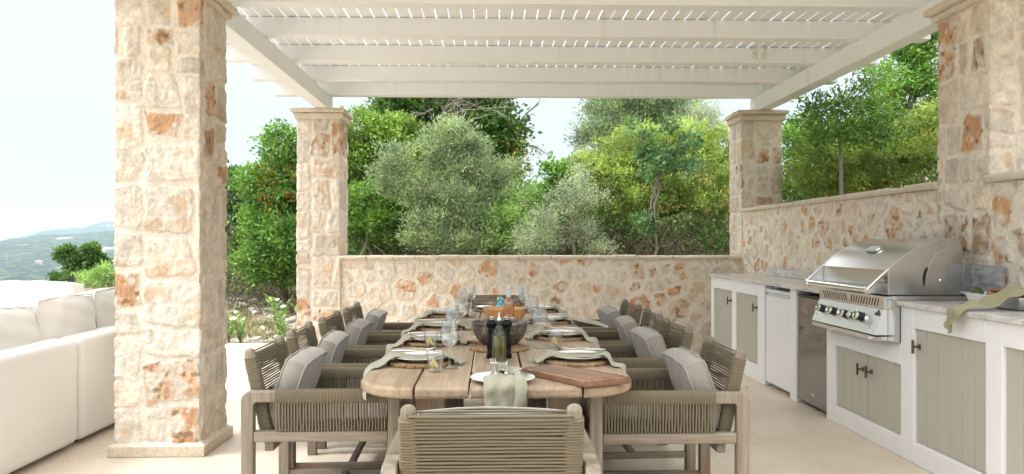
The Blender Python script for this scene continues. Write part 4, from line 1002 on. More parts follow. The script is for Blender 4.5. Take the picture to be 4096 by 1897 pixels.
# badge: oval-topped plate with the maker's name
c=onp(4.83,.80); Rm=Matrix(((0,sl2.x,sn.x),(-1,0,0),(0,sl2.z,sn.z))).to_4x4(); Mt=Matrix.Translation(c-g.location+sn*.0006)@Rm
bp=[(-.034,-.010),(.034,-.010),(.034,.008),(.017,.010),(.012,.020),(.004,.028),(-.004,.028),(-.012,.020),(-.017,.010),(-.034,.008)]
bg=mk('badge',MB().prism(bp,0,.002,2).xf(Mt),'badge_dark',g,bevel=.0006)
t_=text('badge_lettering','NAPOLEON',.0125,'polished_steel',bg,rot=Mt.to_3x3(),loc=Mt@Vector((0,-.0055,.0026)),depth=.0004,off=.0002)
fm=MB().prism([(-.006,.012),(0,.009),(.006,.013),(.004,.020),(.0,.026),(-.002,.019)],.0021,.0028,2).xf(Mt); mk('flame_mark',fm,'polished_steel',bg)
mk('rating_sticker',MB().box(2.3925,2.3935,4.80,4.86,.708,.722),'print_white',g,world=True)
# lid
prof=[(2.478,.990),(2.478,1.143),(2.505,1.172),(2.53,1.195),(2.58,1.235),(2.64,1.271),(2.70,1.298),(2.77,1.322),(2.83,1.336),(2.87,1.341),(2.905,1.334),(2.93,1.318),(2.945,1.295),(2.95,1.27),(2.95,.990)]
lid=mk('lid',pr(prof,Y0+.012,Y1-.012),'steel',g,world=True,smooth=30)
for a,b in ((Y0,Y0+.0115),(Y1-.0115,Y1)):
    c=[(2.475,.988)]+[(x-.002*(i<9),z+.003) for i,(x,z) in enumerate(prof[1:-1])]+[(2.953,.988)]
    sp=mk('side_plate',pr(c,a,b),'steel',lid,bevel=.002); sp.location=(0,0,0)
    for v in sp.data.vertices: v.co-=g.location
mk('back_housing',pr([(2.9545,.990),(2.9545,1.225),(3.0,1.195),(3.04,1.160),(3.04,.990)],Y0+.004,Y1-.004),'steel',g,world=True,bevel=.002)
# curved slot and heat cover on the near side plate
yS=Y0-.0007
def flat(poly,y0,y1): return MB().prism(poly,y0,y1,1)
sl_=[(2.728,1.158),(2.722,1.163),(2.714,1.158),(2.702,1.135),(2.695,1.105),(2.694,1.07),(2.698,1.045),(2.708,1.042),(2.709,1.075),(2.714,1.11),(2.724,1.14)]
mk('lid_slot',flat(sl_,yS-.0003,Y0+.002),'black_plastic',lid,world=True)
cov=[(2.711,1.046),(2.83,1.046),(2.842,1.052),(2.848,1.066),(2.87,1.29),(2.78,1.25),(2.735,1.17),(2.722,1.13),(2.713,1.09)]
mk('heat_cover',flat(cov,Y0-.0022,Y0-.0006),'steel',lid,world=True,bevel=.0008)
mk('screw',MB().lathe([(.001,0),(.010,0),(.010,.004),(.007,.006),(.001,.006)],18).xf(Matrix.Translation((2.808,Y0-.002,1.078)-g.location if False else Vector((2.808,Y0-.002,1.078))-g.location)@Matrix.Rotation(R(90),4,'X')),'polished_steel',lid,smooth=40)
# handle brackets and bar
for a,b in ((Y0+.001,Y0+.010),(Y1-.010,Y1-.001)):
    mk('handle_bracket',pr([(2.4735,1.150),(2.4735,.993),(2.372,1.000),(2.352,1.004),(2.340,1.016),(2.342,1.030),(2.352,1.040)],a,b),'polished_steel',g,world=True,bevel=.002)
hb=MB(); hb.tube([(2.357,Y0+.012,1.019),(2.357,Y1-.012,1.019)],.0195,20); mk('lid_handle',hb,'polished_steel',g,world=True,smooth=50)
for y in (Y0+.03,Y1-.03): mk('handle_collar',MB().tube([(2.357,y-.016,1.019),(2.357,y+.016,1.019)],.0245,20),'polished_steel',g,world=True,smooth=50)
# temperature gauge on the dome
gp=Vector((2.625,5.25,1.265)); gn=Vector((-.50,0,.866)).normalized(); Mt=Matrix.Translation(gp-g.location)@Matrix(((.866,0,gn.x),(0,1,0),(.5,0,gn.z))).to_4x4()
def rrect(w,h,r,n=6):
    o=[]
    for cx,cy_,a0 in ((w-r,h-r,0),(-w+r,h-r,90),(-w+r,-h+r,180),(w-r,-h+r,270)):
        for i in range(n+1): a=R(a0+90*i/n); o.append((cx+r*math.cos(a),cy_+r*math.sin(a)))
    return o
th=mk('thermometer',MB().prism(rrect(.034,.072,.026),0,.016,2).xf(Mt),'polished_steel',g,bevel=.003)
mk('dial',MB().prism(rrect(.026,.062,.020),.0162,.0172,2).xf(Mt),'capsule_grey',th)
# ------------------------------------------------------------------ steel tray with vegetables and cloth
tr=thing('steel_tray','shallow stainless steel tray of vegetables on the marble counter by the wall','tray',(2.862,4.21,.958))
def rr(w,d,z,r=.03): return [(x,y,z) for x,y in rrect(w,d,r,4)]
mk('pan',MB().loft([rr(.085,.21,0),rr(.095,.222,.004),rr(.108,.240,.05),rr(.113,.246,.063),rr(.113,.246,.066),rr(.130,.262,.068),rr(.130,.262,.070),rr(.110,.243,.0695),rr(.105,.237,.05),rr(.092,.219,.008)],True,True),'steel_panel',tr,smooth=50)
def veg(name,label,mat,mb,loc,rot=(0,0,0),**kk):
    o=mk(name,mb,mat,None,smooth=60,**kk); o.location=loc; o.rotation_euler=rot; return tag(o,label,name.replace('_',' '))
def blobm(rx,ry,rz,sd,amp=.12,pw=1):
    bm=bmesh.new(); bmesh.ops.create_icosphere(bm,subdivisions=4,radius=1); rg=random.Random(sd); ph=[rg.uniform(0,6) for _ in range(6)]
    for v in bm.verts:
        p=v.co; q=1+amp*math.sin(p.x*4+ph[0])*math.sin(p.y*5+ph[1])+amp*.5*math.sin(p.z*9+ph[2]+p.x*7); v.co=(p.x*rx*q,p.y*ry*q*(1-.25*p.x*pw),p.z*rz*q*(1-.25*p.x*pw))
    mb=MB(); bm.verts.index_update(); mb.add([v.co[:] for v in bm.verts],[[v.index for v in f.verts] for f in bm.faces]); bm.free(); return mb
veg('avocado','dark green avocado at the left end of the steel tray','avocado',blobm(.062,.036,.034,3,.03,.6),(2.80,4.40,1.028),(0,R(-15),R(60)))
veg('avocado','second dark avocado behind the folded cloth in the steel tray','avocado',blobm(.055,.036,.034,5,.03,.6),(2.88,4.03,1.030),(0,R(-5),R(110)))
def leafy(sd,n,r,w):
    mb=MB(); rg=random.Random(sd)
    for i in range(n):
        a=rg.uniform(0,2*PI); el=rg.uniform(.15,1.1); L=rg.uniform(.6,1)*r; d=Vector((math.cos(a)*math.cos(el),math.sin(a)*math.cos(el),math.sin(el))); s=d.cross(Vector((0,0,1))).normalized(); u=s.cross(d); ph=rg.uniform(0,6)
        mb.grid(lambda p,q:d*(L*p)+s*((q-.5)*w*math.sin(PI*min(1,.15+p*.8)))+u*(.25*L*p*p*-1+.012*math.sin(q*9+ph)*p+.02*abs(q-.5)),6,6)
    return mb
veg('radicchio','dark purple radicchio head heaped in the steel tray','radicchio',leafy(3,22,.085,.09),(2.90,4.20,1.005),solid=.0015)
veg('chicory','pale leafy chicory between the avocado and radicchio in the tray','chicory_white',leafy(8,16,.06,.04),(2.85,4.30,1.005),solid=.0015)
veg('sweet_potato','reddish sweet potato next to the avocado in the tray','carrot',blobm(.05,.025,.022,7,.08,.5),(2.87,4.36,1.020),(0,0,R(30)))
veg('wooden_pestle','reddish brown wooden stick lying across the vegetables in the tray','carrot',MB().tube([(0,0,0),(.004,0,0),(.09,0,0),(.17,0,0)],[.008,.0115,.009,.007],14),(2.80,4.28,1.052),(0,R(3),R(-42)))
# cloth over tray rim hanging off the counter
cl=mk('kitchen_cloth',napkin([(2.90,3.93,1.035),(2.84,3.97,1.058),(2.76,4.01,1.055),(2.70,4.04,1.015),(2.63,4.05,.985),(2.56,4.05,.982),(2.50,4.05,.978),(2.466,4.06,.945),(2.455,4.07,.90),(2.456,4.08,.86),(2.462,4.09,.832)],[.10,.12,.12,.115,.10,.095,.09,.075,.055,.03,.005],[(.1,1)]*11,2,.014,sd=12,nw=24),'olive_cloth',smooth=180,solid=.0025,sub=1)
tag(cl,'olive green cloth draped from the tray over the edge of the marble counter','cloth')

for y in (Y0+.006,Y1-.006): mk('bracket_edge',MB().tube([(2.480,y,1.150),(2.43,y,1.105),(2.375,y,1.053),(2.348,y,1.028)],[.006,.008,.010,.012],12),'polished_steel',g,world=True,smooth=60)
fl_=mk('fallen_leaf',MB().add([(0,-.02,.004),(.011,0,.007),(0,.024,.005),(-.011,0,.003)],[(0,1,2,3)]),'twig',None,solid=.0006); fl_.location=(2.31,6.95,.001); tag(fl_,'tiny brown fallen leaf lying on the paving in front of the black fridge','leaf',kind='thing')
# ------------------------------------------------------------------ vegetation
def leaves(blobs,n,size,aspect,seed,per=26,cr=.10,up=.25,shell=.55,droop=0.,flat=0.,sp=.10):
    rg=np.random.default_rng(seed); B=np.array(blobs,float); vol=(B[:,3]**2*B[:,4])**(2/3.); vol=vol/vol.sum()
    nc=max(1,n//per); bi=rg.choice(len(B),nc,p=vol); dr=rg.normal(size=(nc,3)); dr/=np.linalg.norm(dr,axis=1)[:,None]
    rad=rg.uniform(shell**3,1,nc)**(1/3.)*rg.uniform(.86,1.14,nc)
    lump=.72+.56*vn(np.degrees(np.arctan2(dr[:,1],dr[:,0]))/38.+bi*7.7,dr[:,2]*2.3+bi*3.1,seed); spray=rg.random(nc)<sp; rad=rad*lump*np.where(spray,rg.uniform(1.1,1.45,nc),1.)
    C=B[bi,:3]+dr*rad[:,None]*np.stack([B[bi,3],(B[bi,3]+B[bi,4])/2,B[bi,4]],1)
    k=np.repeat(np.arange(nc),per); N_=len(k)
    off=rg.normal(size=(N_,3))*cr*(rg.uniform(.6,1.3,nc)[k])[:,None]*np.array([1,1,.8]); P=C[k]+off
    d=off/ (np.linalg.norm(off,axis=1)[:,None]+1e-6)*.9+rg.normal(size=(N_,3))*.8+dr[k]*.5; d[:,2]+=up-droop; d/=np.linalg.norm(d,axis=1)[:,None]
    nn=rg.normal(size=(N_,3)); nn[:,2]+=.9+flat; s=np.cross(d,nn); s/=np.linalg.norm(s,axis=1)[:,None]+1e-6
    L=(size*rg.uniform(.6,1.3,N_))[:,None]; w=L*aspect*.5
    bend=np.cross(s,d)*L*rg.uniform(-.18,.18,N_)[:,None]
    V=np.stack([P,P+d*L*.45+s*w+bend*.5,P+d*L,P+d*L*.45-s*w+bend*.5],1).reshape(-1,3)
    F=np.arange(N_*4).reshape(-1,4); return V,F,C
def limb(mb,a,b,r0,r1,rg,seg=6,n=5,wob=.06):
    a=Vector(a);b=Vector(b); L=(b-a).length; pts=[];rs=[]
    for i in range(n+1):
        t=i/n; j=Vector((rg.gauss(0,1),rg.gauss(0,1),rg.gauss(0,.5)))*wob*L*math.sin(PI*t); pts.append(a.lerp(b,t)+j); rs.append(r0+(r1-r0)*t)
    mb.tube(pts,rs,seg); return pts
def tree(name,label,cat,group,base,crotch,blobs,n,size,aspect,mat,seed,tr=.06,bark='bark',per=26,cr=.10,twigs=60,extra=(),lean=None,shell=.5,droop=0,stems=None,up=.25,sink=.15,sp=.12):
    rg=random.Random(seed); t=thing(name,label,cat,(base[0],base[1],base[2]),group=group)
    mb=MB(); L=Vector(base)
    cro=Vector(crotch)
    for (bx,by,bz,rr) in (stems or [(base[0],base[1],base[2],tr)]):
        p=limb(mb,(bx,by,bz-sink),cro if not stems else cro+Vector((rg.gauss(0,.1),rg.gauss(0,.1),0)),rr,rr*.62,rg,8,7,.035)
    V,F,C=leaves(blobs,int(n*.72),size*1.3,aspect*1.1,seed,int(per*1.5),cr*.78,up,shell,droop,0.,sp)
    tips=[]
    for b in blobs:
        c=Vector(b[:3]); q=limb(mb,cro,c,tr*.55,tr*.16,rg,6,6,.07); tips+=q[2:]
    for i in rg.sample(range(len(C)),min(twigs,len(C))):
        c=Vector(C[i]); q=min(tips,key=lambda p:(p-c).length); limb(mb,q,c+(c-q).normalized()*.04,tr*.13,.003,rg,4,3,.06)
    mk('trunk',mb,bark,t,smooth=60,world=True,fixn=False)
    np_mesh('crown',V-np.array(L),F,mat,t,False)
    for (nm,bl,nn,sz,asp,mt,dr_) in extra:
        V,F,_=leaves(bl,nn,sz,asp,seed+77,per=8,cr=cr*.6,up=up,shell=.6,droop=dr_); tag(np_mesh(nm,V-np.array(L),F,mt,t,False),kind='stuff')
    return t
GT='trees on the hillside beyond the terrace'; GS='shrubs behind the low stone wall'
def G(x,y): return gz(x,y)
T=tree
T('evergreen_oak','dark slender oak with a crooked grey trunk just right of the near pillar','tree',GT,(-5.04,15,G(-5.04,15)),(-5.0,15,1.45),
 [(-5.01,15,2.42,.29,.36),(-5.16,15,1.89,.29,.39),(-4.75,15.3,2.05,.3,.39),(-5.5,15,2.3,.29,.34),(-4.6,15.5,1.6,.3,.35),(-5.3,15.6,1.3,.3,.3),(-5.6,15.4,1.6,.3,.4)],15000,.05,.55,'leaf_dark',1,.07,'grey_bark',cr=.09)
T('lentisk_tree','big glossy green tree with a few red leaves between the two left pillars','tree',GT,(-3.5,13.1,G(-3.5,13.1)),(-3.4,13.2,1.2),
 [(-3.45,13,2.95,.36,.34),(-3.33,13.3,2.47,.47,.47),(-3.72,13,2.28,.38,.34),(-4.05,13.2,2.34,.24,.2),(-3.72,13,1.73,.42,.38),(-3.32,12.6,1.35,.45,.37),(-3.74,12.8,1.06,.37,.33),(-3.37,12.8,.86,.33,.21),(-3.16,13.5,1.83,.39,.7),(-2.99,13.5,2.84,.35,.52)],42000,.05,.6,'leaf_green',2,.08,extra=[('red_leaves',[(-3.75,12.75,2.45,.2,.12),(-3.3,12.7,2.4,.3,.2),(-3.4,12.4,1.9,.3,.3)],220,.05,.6,'leaf_red',0)],cr=.095)
T('mastic_tree','bright green bushy tree right behind the far left pillar','tree',GT,(-2.0,13.4,G(-2,13.4)),(-2.0,13.4,2.0),
 [(-2.16,13,3.2,.38,.34),(-2.29,13,2.78,.34,.38),(-1.73,13.2,3.15,.38,.3),(-1.41,13.4,3.2,.28,.26),(-2.01,13.4,2.74,.48,.35),(-2.39,13.3,2.21,.26,.39),(-1.55,13.5,2.7,.4,.35)],32000,.05,.5,'leaf_bright',3,.07,cr=.085)
T('carob_tree','tall dark carob tree with dead grey branches rising behind the olive','tree',GT,(-.6,17.2,G(-.6,17.2)),(-.5,17.1,2.6),
 [(-2.01,17,4.27,.6,.49),(-1.35,17,4.33,.6,.55),(-.6,17.9,4.64,.62,.51),(.12,17,4.22,.46,.55),(.3,17,3.56,.42,.49),(-.03,17,2.9,.6,.55),(-.64,17,3.56,.6,.6),(-1.73,17,3.23,.88,.66),(-1.22,17.5,5.09,1.13,.34),(-1.0,17.3,2.6,1.,.6)],46000,.085,.65,'leaf_dark',4,.16,'twig',cr=.15,twigs=120,
 extra=[('yellow_leaves',[(.55,16.6,3.02,.27,.30),(.46,16.6,3.4,.2,.27),(.30,16.6,2.76,.27,.21)],800,.085,.6,'leaf_autumn',0)])
def bare(mb,a,b,r,rg,depth=3,spread=.35):
    p=limb(mb,a,b,r,r*.3,rg,4,5,.05)
    if depth:
        for i in range(4 if depth>1 else 3):
            q=p[rg.randint(2,5)]; d=(Vector(b)-Vector(a)); L=d.length*rg.uniform(.3,.55); e=q+(d.normalized()+Vector((rg.gauss(0,spread),rg.gauss(0,spread),rg.gauss(0,spread)))).normalized()*L; bare(mb,q,e,r*.45,rg,depth-1,spread*1.1)
rg=random.Random(5); mb=MB()
for a,b in (((.35,17,3.7),(1.0,17,4.35)),((.4,17,3.5),(1.05,16.9,3.35)),((.1,17,4.4),(.45,17,5.1)),((-2.4,17,4.0),(-2.75,16.8,4.7)),((-2.2,17,4.2),(-2.3,16.8,5.0))): bare(mb,a,b,.022,rg)
tz=bpy.data.objects['carob_tree']; mk('bare_branches',mb,'twig',tz,world=True,fixn=False)
mb=MB()
for i in range(34): a=Vector((-.75+rg.gauss(0,.28),16.35+rg.gauss(0,.12),4.0+rg.gauss(0,.38))); bare(mb,a,a+Vector((rg.gauss(0,.5),rg.gauss(0,.3),rg.gauss(0,.4))),.011,rg,2,.6)
mk('dead_branches',mb,'dead_twig',tz,world=True,fixn=False)
T('olive_tree','wide silvery olive tree in the middle just behind the low wall','tree',GT,(-.57,11.8,G(-.57,11.8)),(-.60,11.8,1.75),
 [(-.78,11.8,2.86,.28,.22),(-.42,11.8,2.90,.20,.22),(-.62,11.7,3.05,.13,.12),(-.22,11.8,2.72,.16,.18),(-1.42,11.6,2.58,.20,.17),(-1.60,11.6,2.36,.17,.15),(-1.28,11.6,2.25,.22,.16),(-1.62,11.7,2.1,.15,.12),(-1.1,11.7,2.0,.25,.15),(-.75,11.9,2.40,.30,.26),(-.36,11.8,2.42,.24,.24),(-.08,12,2.45,.2,.2),(.14,12,2.28,.16,.16),(-.02,12,2.05,.22,.2),(-.62,11.6,1.98,.26,.2),(-.95,11.5,1.66,.24,.16),(-.60,11.5,1.55,.26,.18),(-1.18,11.4,1.42,.17,.10),(-.33,11.8,1.82,.24,.24),(-.75,11.4,1.32,.3,.14),(-.3,11.5,1.3,.25,.15),(-.2,11.8,1.5,.2,.18),(.32,12.1,2.5,.08,.12)],44000,.052,.22,'leaf_olive',6,.05,'grey_bark',cr=.085,twigs=150,stems=[(-.62,11.8,G(-.6,11.8),.045),(-.52,11.8,G(-.5,11.8),.04)],up=.7,sp=.3)
T('holm_oak_bush','dark glossy green bush on thin pale trunks beside the far left pillar','shrub',GS,(-2.0,12.4,G(-2,12.4)),(-1.95,12.4,1.5),
 [(-1.98,12.4,1.99,.32,.28),(-1.69,12.3,1.79,.36,.28),(-2.12,12.5,1.67,.24,.2),(-1.54,12.4,1.51,.32,.2),(-1.98,12.6,1.6,.33,.2),(-1.49,12.6,1.92,.28,.24)],22000,.042,.5,'leaf_green',7,.03,'grey_bark',cr=.07,stems=[(-2.12,12.35,G(-2.1,12.4),.035),(-1.74,12.4,G(-1.7,12.4),.022)])
T('feathery_shrub','pale green feathery shrub between the olive and the grey spiny bush','shrub',GS,(.55,12,G(.5,12)),(.55,12,1.4),
 [(.44,11.9,1.85,.38,.27),(.79,12,1.97,.35,.27),(.13,11.8,1.65,.27,.23),(.51,11.7,1.5,.34,.23),(.17,11.7,1.35,.26,.19),(.91,12,1.66,.35,.23),(1.04,12.2,2.14,.24,.2)],24000,.038,.35,'leaf_light',8,.03,cr=.08)
T('spiny_shrub','silver grey spiny bush standing up against the low wall','shrub',GS,(1.22,11,G(1.2,11)),(1.15,11,1.5),
 [(.69,11,1.63,.25,.18),(1.01,11,1.85,.25,.18),(1.2,11.1,2.06,.21,.14),(1.32,11.2,2.29,.13,.14),(.58,10.9,1.35,.28,.18),(.87,11,1.38,.25,.18),(1.29,11,1.49,.18,.14),(1.45,11.1,1.96,.18,.14),(1.53,10.9,1.24,.21,.09)],15000,.036,.2,'leaf_grey',9,.028,'dead_twig',cr=.085,twigs=110,shell=.2,sp=.35)
T('senna_shrub','huge yellow green dome shaped shrub with hanging pods behind the low wall','shrub',GS,(2.7,12.7,G(2.7,12.7)),(2.7,12.7,1.7),
 [(2.15,12.5,2.8,.44,.28),(2.58,12.6,2.98,.45,.24),(3.19,12.6,2.98,.49,.28),(3.71,12.6,2.86,.41,.28),(1.66,12.4,2.55,.36,.24),(1.33,12.3,2.46,.28,.16),(1.92,12.3,2.3,.48,.32),(2.54,12.4,2.39,.56,.4),(3.22,12.4,2.39,.56,.44),(3.74,12.4,2.31,.36,.44),(2.22,12.2,1.98,.43,.2),(3.48,12.2,1.94,.43,.2),(2.83,12.3,2.03,.4,.2)],80000,.042,.38,'leaf_yellow',10,.07,cr=.075,twigs=120,extra=[('seed_pods',[(2.9,11.9,2.1,.9,.3),(3.5,11.9,2.2,.5,.3)],160,.10,.14,'leaf_pod',2.2)])
T('tall_olive','tall grey green olive tree with airy crown above the yellow shrub','tree',GT,(3.1,17.2,G(3.1,17.2)),(3.1,17.2,2.9),
 [(2.54,17,4.0,.6,.44),(2.16,17,3.56,.33,.33),(2.93,17,3.67,.55,.33),(3.3,17.2,4.31,.61,.44),(3.98,17.3,4.04,.5,.45),(4.32,17.3,4.32,.39,.39),(2.49,17,4.54,.49,.33),(3.48,17,4.71,.66,.33)],40000,.07,.24,'leaf_olive',11,.12,'grey_bark',cr=.12,twigs=120,up=.7)
T('dry_olive','half bare silver grey olive left of the far right pillar','tree',GT,(4.5,16.6,G(4.5,16.6)),(4.5,16.6,3.2),
 [(4.49,16.5,3.97,.43,.37),(4.81,16.5,3.7,.32,.27),(4.33,16.5,3.49,.32,.21)],6500,.06,.2,'leaf_grey',12,.06,'dead_twig',cr=.11,twigs=240,shell=.2,up=.7)
T('terebinth','young blue green tree with rusty fruit clusters in front of the yellow shrub','tree',GT,(2.34,11,G(2.34,11)),(2.38,11,2.25),
 [(2.53,11,2.96,.12,.08),(2.04,11,2.98,.1,.07),(2.25,11,2.84,.11,.08),(2.71,11,2.86,.1,.07),(2.89,11,2.82,.1,.08),(2.18,11,2.63,.16,.11),(2.39,11,2.52,.21,.16),(2.68,11,2.66,.12,.09),(2.25,11,2.31,.14,.14),(2.78,11,2.43,.12,.07),(2.5,11,2.38,.14,.11),(2.21,11,1.63,.07,.11),(2.25,11,1.49,.07,.09)],2300,.062,.5,'leaf_blue',13,.022,'grey_bark',cr=.06,twigs=30,per=14,extra=[('fruit_clusters',[(2.1,10.95,2.75,.1,.08),(2.55,10.95,3.0,.05,.05),(2.82,10.95,2.6,.08,.05)],120,.03,.7,'leaf_red',0)])
T('carob_sapling','small dark leaved sapling at the left edge of the yellow shrub','shrub',GS,(1.02,11.85,G(1,11.85)),(1.03,11.85,1.8),
 [(1.04,11.8,2.34,.15,.15),(.81,11.8,2.45,.1,.11),(1.0,11.8,2.0,.23,.19),(1.17,11.9,2.2,.15,.19)],3200,.055,.6,'leaf_green',14,.02,cr=.06,extra=[('fruit_clusters',[(1.0,11.7,2.2,.1,.1)],40,.04,.7,'leaf_red',0)])
T('slender_tree','slender tree with curving grey trunk and airy crown beyond the side wall','tree',GT,(3.50,8.2,G(3.50,8.2)),(3.45,8.2,2.45),
 [(3.21,8.20,2.69,0.16,0.12),(3.39,8.20,2.77,0.18,0.13),(3.61,8.20,2.72,0.16,0.10),(3.28,8.11,2.49,0.18,0.10),(3.76,8.20,2.87,0.16,0.10),(3.84,8.03,2.71,0.13,0.10),(3.21,8.20,2.40,0.10,0.10),(3.57,8.11,2.49,0.16,0.10),(3.82,8.03,2.48,0.16,0.13),(3.85,8.20,3.09,0.16,0.10)],5200,.055,.28,'leaf_green',15,.03,'grey_bark',cr=.12,twigs=110,shell=.1,sp=.45)
T('senna_shrub','yellow green shrub filling the view above the side wall','shrub',GS,(4.1,8.8,G(4.1,8.8)),(4.15,8.8,1.9),
 [(3.52,9,2.39,.17,.15),(3.69,8.9,2.15,.23,.17),(3.93,8.8,2.31,.23,.17),(4.12,8.6,2.29,.25,.17),(4.37,8.5,2.55,.22,.16),(4.56,8.4,2.72,.22,.16),(4.75,8.3,2.84,.13,.16),(4.43,8.4,2.32,.24,.16),(4.64,8.3,2.47,.21,.21),(4.21,8.5,2.11,.25,.14),(3.49,8.9,1.97,.17,.11),(3.88,8.7,1.96,.25,.11),(3.6,9.2,2.2,.3,.25),(4.0,9.3,2.15,.3,.3)],36000,.032,.4,'leaf_yellow',16,.04,cr=.06,twigs=90,extra=[('seed_pods',[(4.3,8.1,2.35,.3,.12)],70,.09,.14,'leaf_pod',2.2)])
T('mastic_shrub','mid green bush directly right of the far right pillar above the side wall','shrub',GS,(4.4,11.2,G(4.4,11.2)),(4.4,11.2,1.8),
 [(4.25,11,2.75,.3,.28),(4.3,11.2,2.3,.35,.3),(4.7,11.1,2.5,.35,.35),(5.1,11.2,2.7,.35,.35),(4.6,11.3,2.95,.3,.25),(5.0,11.3,2.1,.4,.3),(5.5,11.4,2.7,.4,.4)],18000,.045,.5,'leaf_green',27,.04,cr=.08)
T('wild_pear','darker green tree showing between the pergola end and the near right pillar','tree',GT,(5.5,10,G(5.5,10)),(5.45,10,2.9),
 [(5.34,10,3.47,.26,.23),(5.66,10,3.54,.23,.26),(5.14,10,3.25,.19,.16),(5.53,10,3.8,.26,.19),(5.79,10,3.28,.16,.23),(5.59,10,4.06,.29,.19),(5.3,10.2,3.0,.3,.2),(5.7,10.2,2.9,.3,.2)],14000,.045,.5,'leaf_green',17,.05,cr=.08,extra=[('fruit_clusters',[(5.1,9.8,3.2,.15,.1)],60,.04,.7,'leaf_red',0)])
T('wild_oak','dark rounded tree on the slope to the left beyond the sofas','tree',GT,(-12.4,24,G(-12.4,24)),(-12.4,24,.1),
 [(-12.95,24,.98,.24,.16),(-12.67,24,.61,.27,.23),(-12.20,24,1.02,.23,.17),(-12.02,24,.69,.22,.23),(-12.4,24,.40,.3,.2)],9000,.085,.6,'leaf_dark',18,.06,cr=.10)
T('garden_shrub','dark round shrub above the sofa cushions at the left','shrub','shrubs beyond the sofas',(-11,20,G(-11,20)),(-11,20,.1),[(-10.94,20,.33,.24,.22),(-11.07,20,.15,.2,.2)],3500,.06,.6,'leaf_dark',19,.03,cr=.07)
T('garden_shrub','bright green shrub above the sofa cushions next to the near pillar','shrub','shrubs beyond the sofas',(-10.2,20,G(-10.2,20)),(-10.2,20,.0),[(-11.08,21,.36,.24,.17),(-10.36,20,.21,.26,.18),(-10.1,20,.30,.26,.26),(-9.91,20,.47,.19,.19),(-9.5,19,.3,.3,.3),(-9.1,18.5,.5,.25,.3),(-10.2,19.5,-.1,.5,.25)],16000,.055,.4,'leaf_light',20,.04,cr=.08)
# undergrowth: dense shaded greenery and a tangle of dead twigs nobody could count
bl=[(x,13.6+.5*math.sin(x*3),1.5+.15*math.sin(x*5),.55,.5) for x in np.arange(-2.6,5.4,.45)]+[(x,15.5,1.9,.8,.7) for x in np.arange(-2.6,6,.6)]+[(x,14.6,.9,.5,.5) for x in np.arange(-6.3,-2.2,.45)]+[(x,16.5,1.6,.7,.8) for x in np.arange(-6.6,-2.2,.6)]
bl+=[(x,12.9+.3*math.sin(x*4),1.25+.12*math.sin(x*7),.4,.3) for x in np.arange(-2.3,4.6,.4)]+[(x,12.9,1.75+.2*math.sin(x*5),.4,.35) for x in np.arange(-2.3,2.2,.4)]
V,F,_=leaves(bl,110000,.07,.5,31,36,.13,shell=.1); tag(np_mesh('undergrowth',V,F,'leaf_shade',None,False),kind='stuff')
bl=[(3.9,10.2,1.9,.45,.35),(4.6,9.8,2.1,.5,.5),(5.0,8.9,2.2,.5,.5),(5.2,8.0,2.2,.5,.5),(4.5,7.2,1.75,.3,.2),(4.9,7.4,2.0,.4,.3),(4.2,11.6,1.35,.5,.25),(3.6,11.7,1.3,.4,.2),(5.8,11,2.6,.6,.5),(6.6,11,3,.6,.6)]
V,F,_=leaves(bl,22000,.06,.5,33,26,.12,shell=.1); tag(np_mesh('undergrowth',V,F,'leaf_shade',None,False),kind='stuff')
rg=random.Random(41); mb=MB()
for i in range(300):
    x=rg.uniform(1.,4.4) if i%3 else rg.uniform(-2.4,1.); y=rg.uniform(11.3,12.4); a=Vector((x,y,G(x,y)-.05)); b=a+Vector((rg.gauss(0,.35),rg.gauss(0,.2),rg.uniform(.3,1.0))); limb(mb,a,b,.007,.003,rg,3,5,.16)
for i in range(220):
    x=rg.uniform(3.6,4.8); y=rg.uniform(6.8,8.2); a=Vector((x,y,G(x,y))); b=a+Vector((rg.gauss(0,.3),rg.gauss(0,.2),rg.uniform(.2,.6))); limb(mb,a,b,.005,.002,rg,3,4,.16)
for i in range(160):
    x=rg.uniform(-4.8,-2.6); y=rg.uniform(12.6,14.4); a=Vector((x,y,G(x,y))); b=a+Vector((rg.gauss(0,.5),rg.gauss(0,.2),rg.uniform(.1,1.0))); limb(mb,a,b,.007,.003,rg,3,4,.14)
tag(mk('brushwood',mb,'twig',None,fixn=False),kind='stuff')
# low herbs + rubble on the slope left of the wall
V=[];
rg2=np.random.default_rng(8); n=9000; x=rg2.uniform(-5.2,-1.9,n); y=10.3+rg2.gamma(1.6,1.5,n); z=terrain(x,y)
kk=vn(x*1.7,y*1.7,3)>.42; x,y,z=x[kk],y[kk],z[kk]; n=len(x); a=rg2.uniform(0,6.28,n); h=rg2.uniform(.03,.10,n); w_=.006+.006*rg2.random(n)
P=np.stack([x,y,z],1); top=P+np.stack([np.cos(a)*h*.6,np.sin(a)*h*.6,h],1); s=np.stack([-np.sin(a),np.cos(a),0*a],1)*w_[:,None]
V=np.stack([P-s,P+s,top+s*.2,top-s*.2],1).reshape(-1,3); tag(np_mesh('dry_grass',V,np.arange(n*4).reshape(-1,4),'leaf_dry',None,False),kind='stuff')
def rock_mb(s,sd):
    bm=bmesh.new(); bmesh.ops.create_icosphere(bm,subdivisions=3,radius=1); r_=random.Random(sd); ph=[Vector((r_.gauss(0,1),r_.gauss(0,1),r_.gauss(0,1))).normalized() for _ in range(9)]; dd=[r_.uniform(.45,.85) for _ in ph]
    for v in bm.verts:
        p=v.co.copy()
        for q,d in zip(ph,dd):
            k=p.dot(q)-d
            if k>0: p-=q*k*.9
        v.co=(p.x*s*1.2,p.y*s,p.z*s*.75)
    mb=MB(); bm.verts.index_update(); mb.add([v.co[:] for v in bm.verts],[[v.index for v in f.verts] for f in bm.faces]); bm.free(); return mb
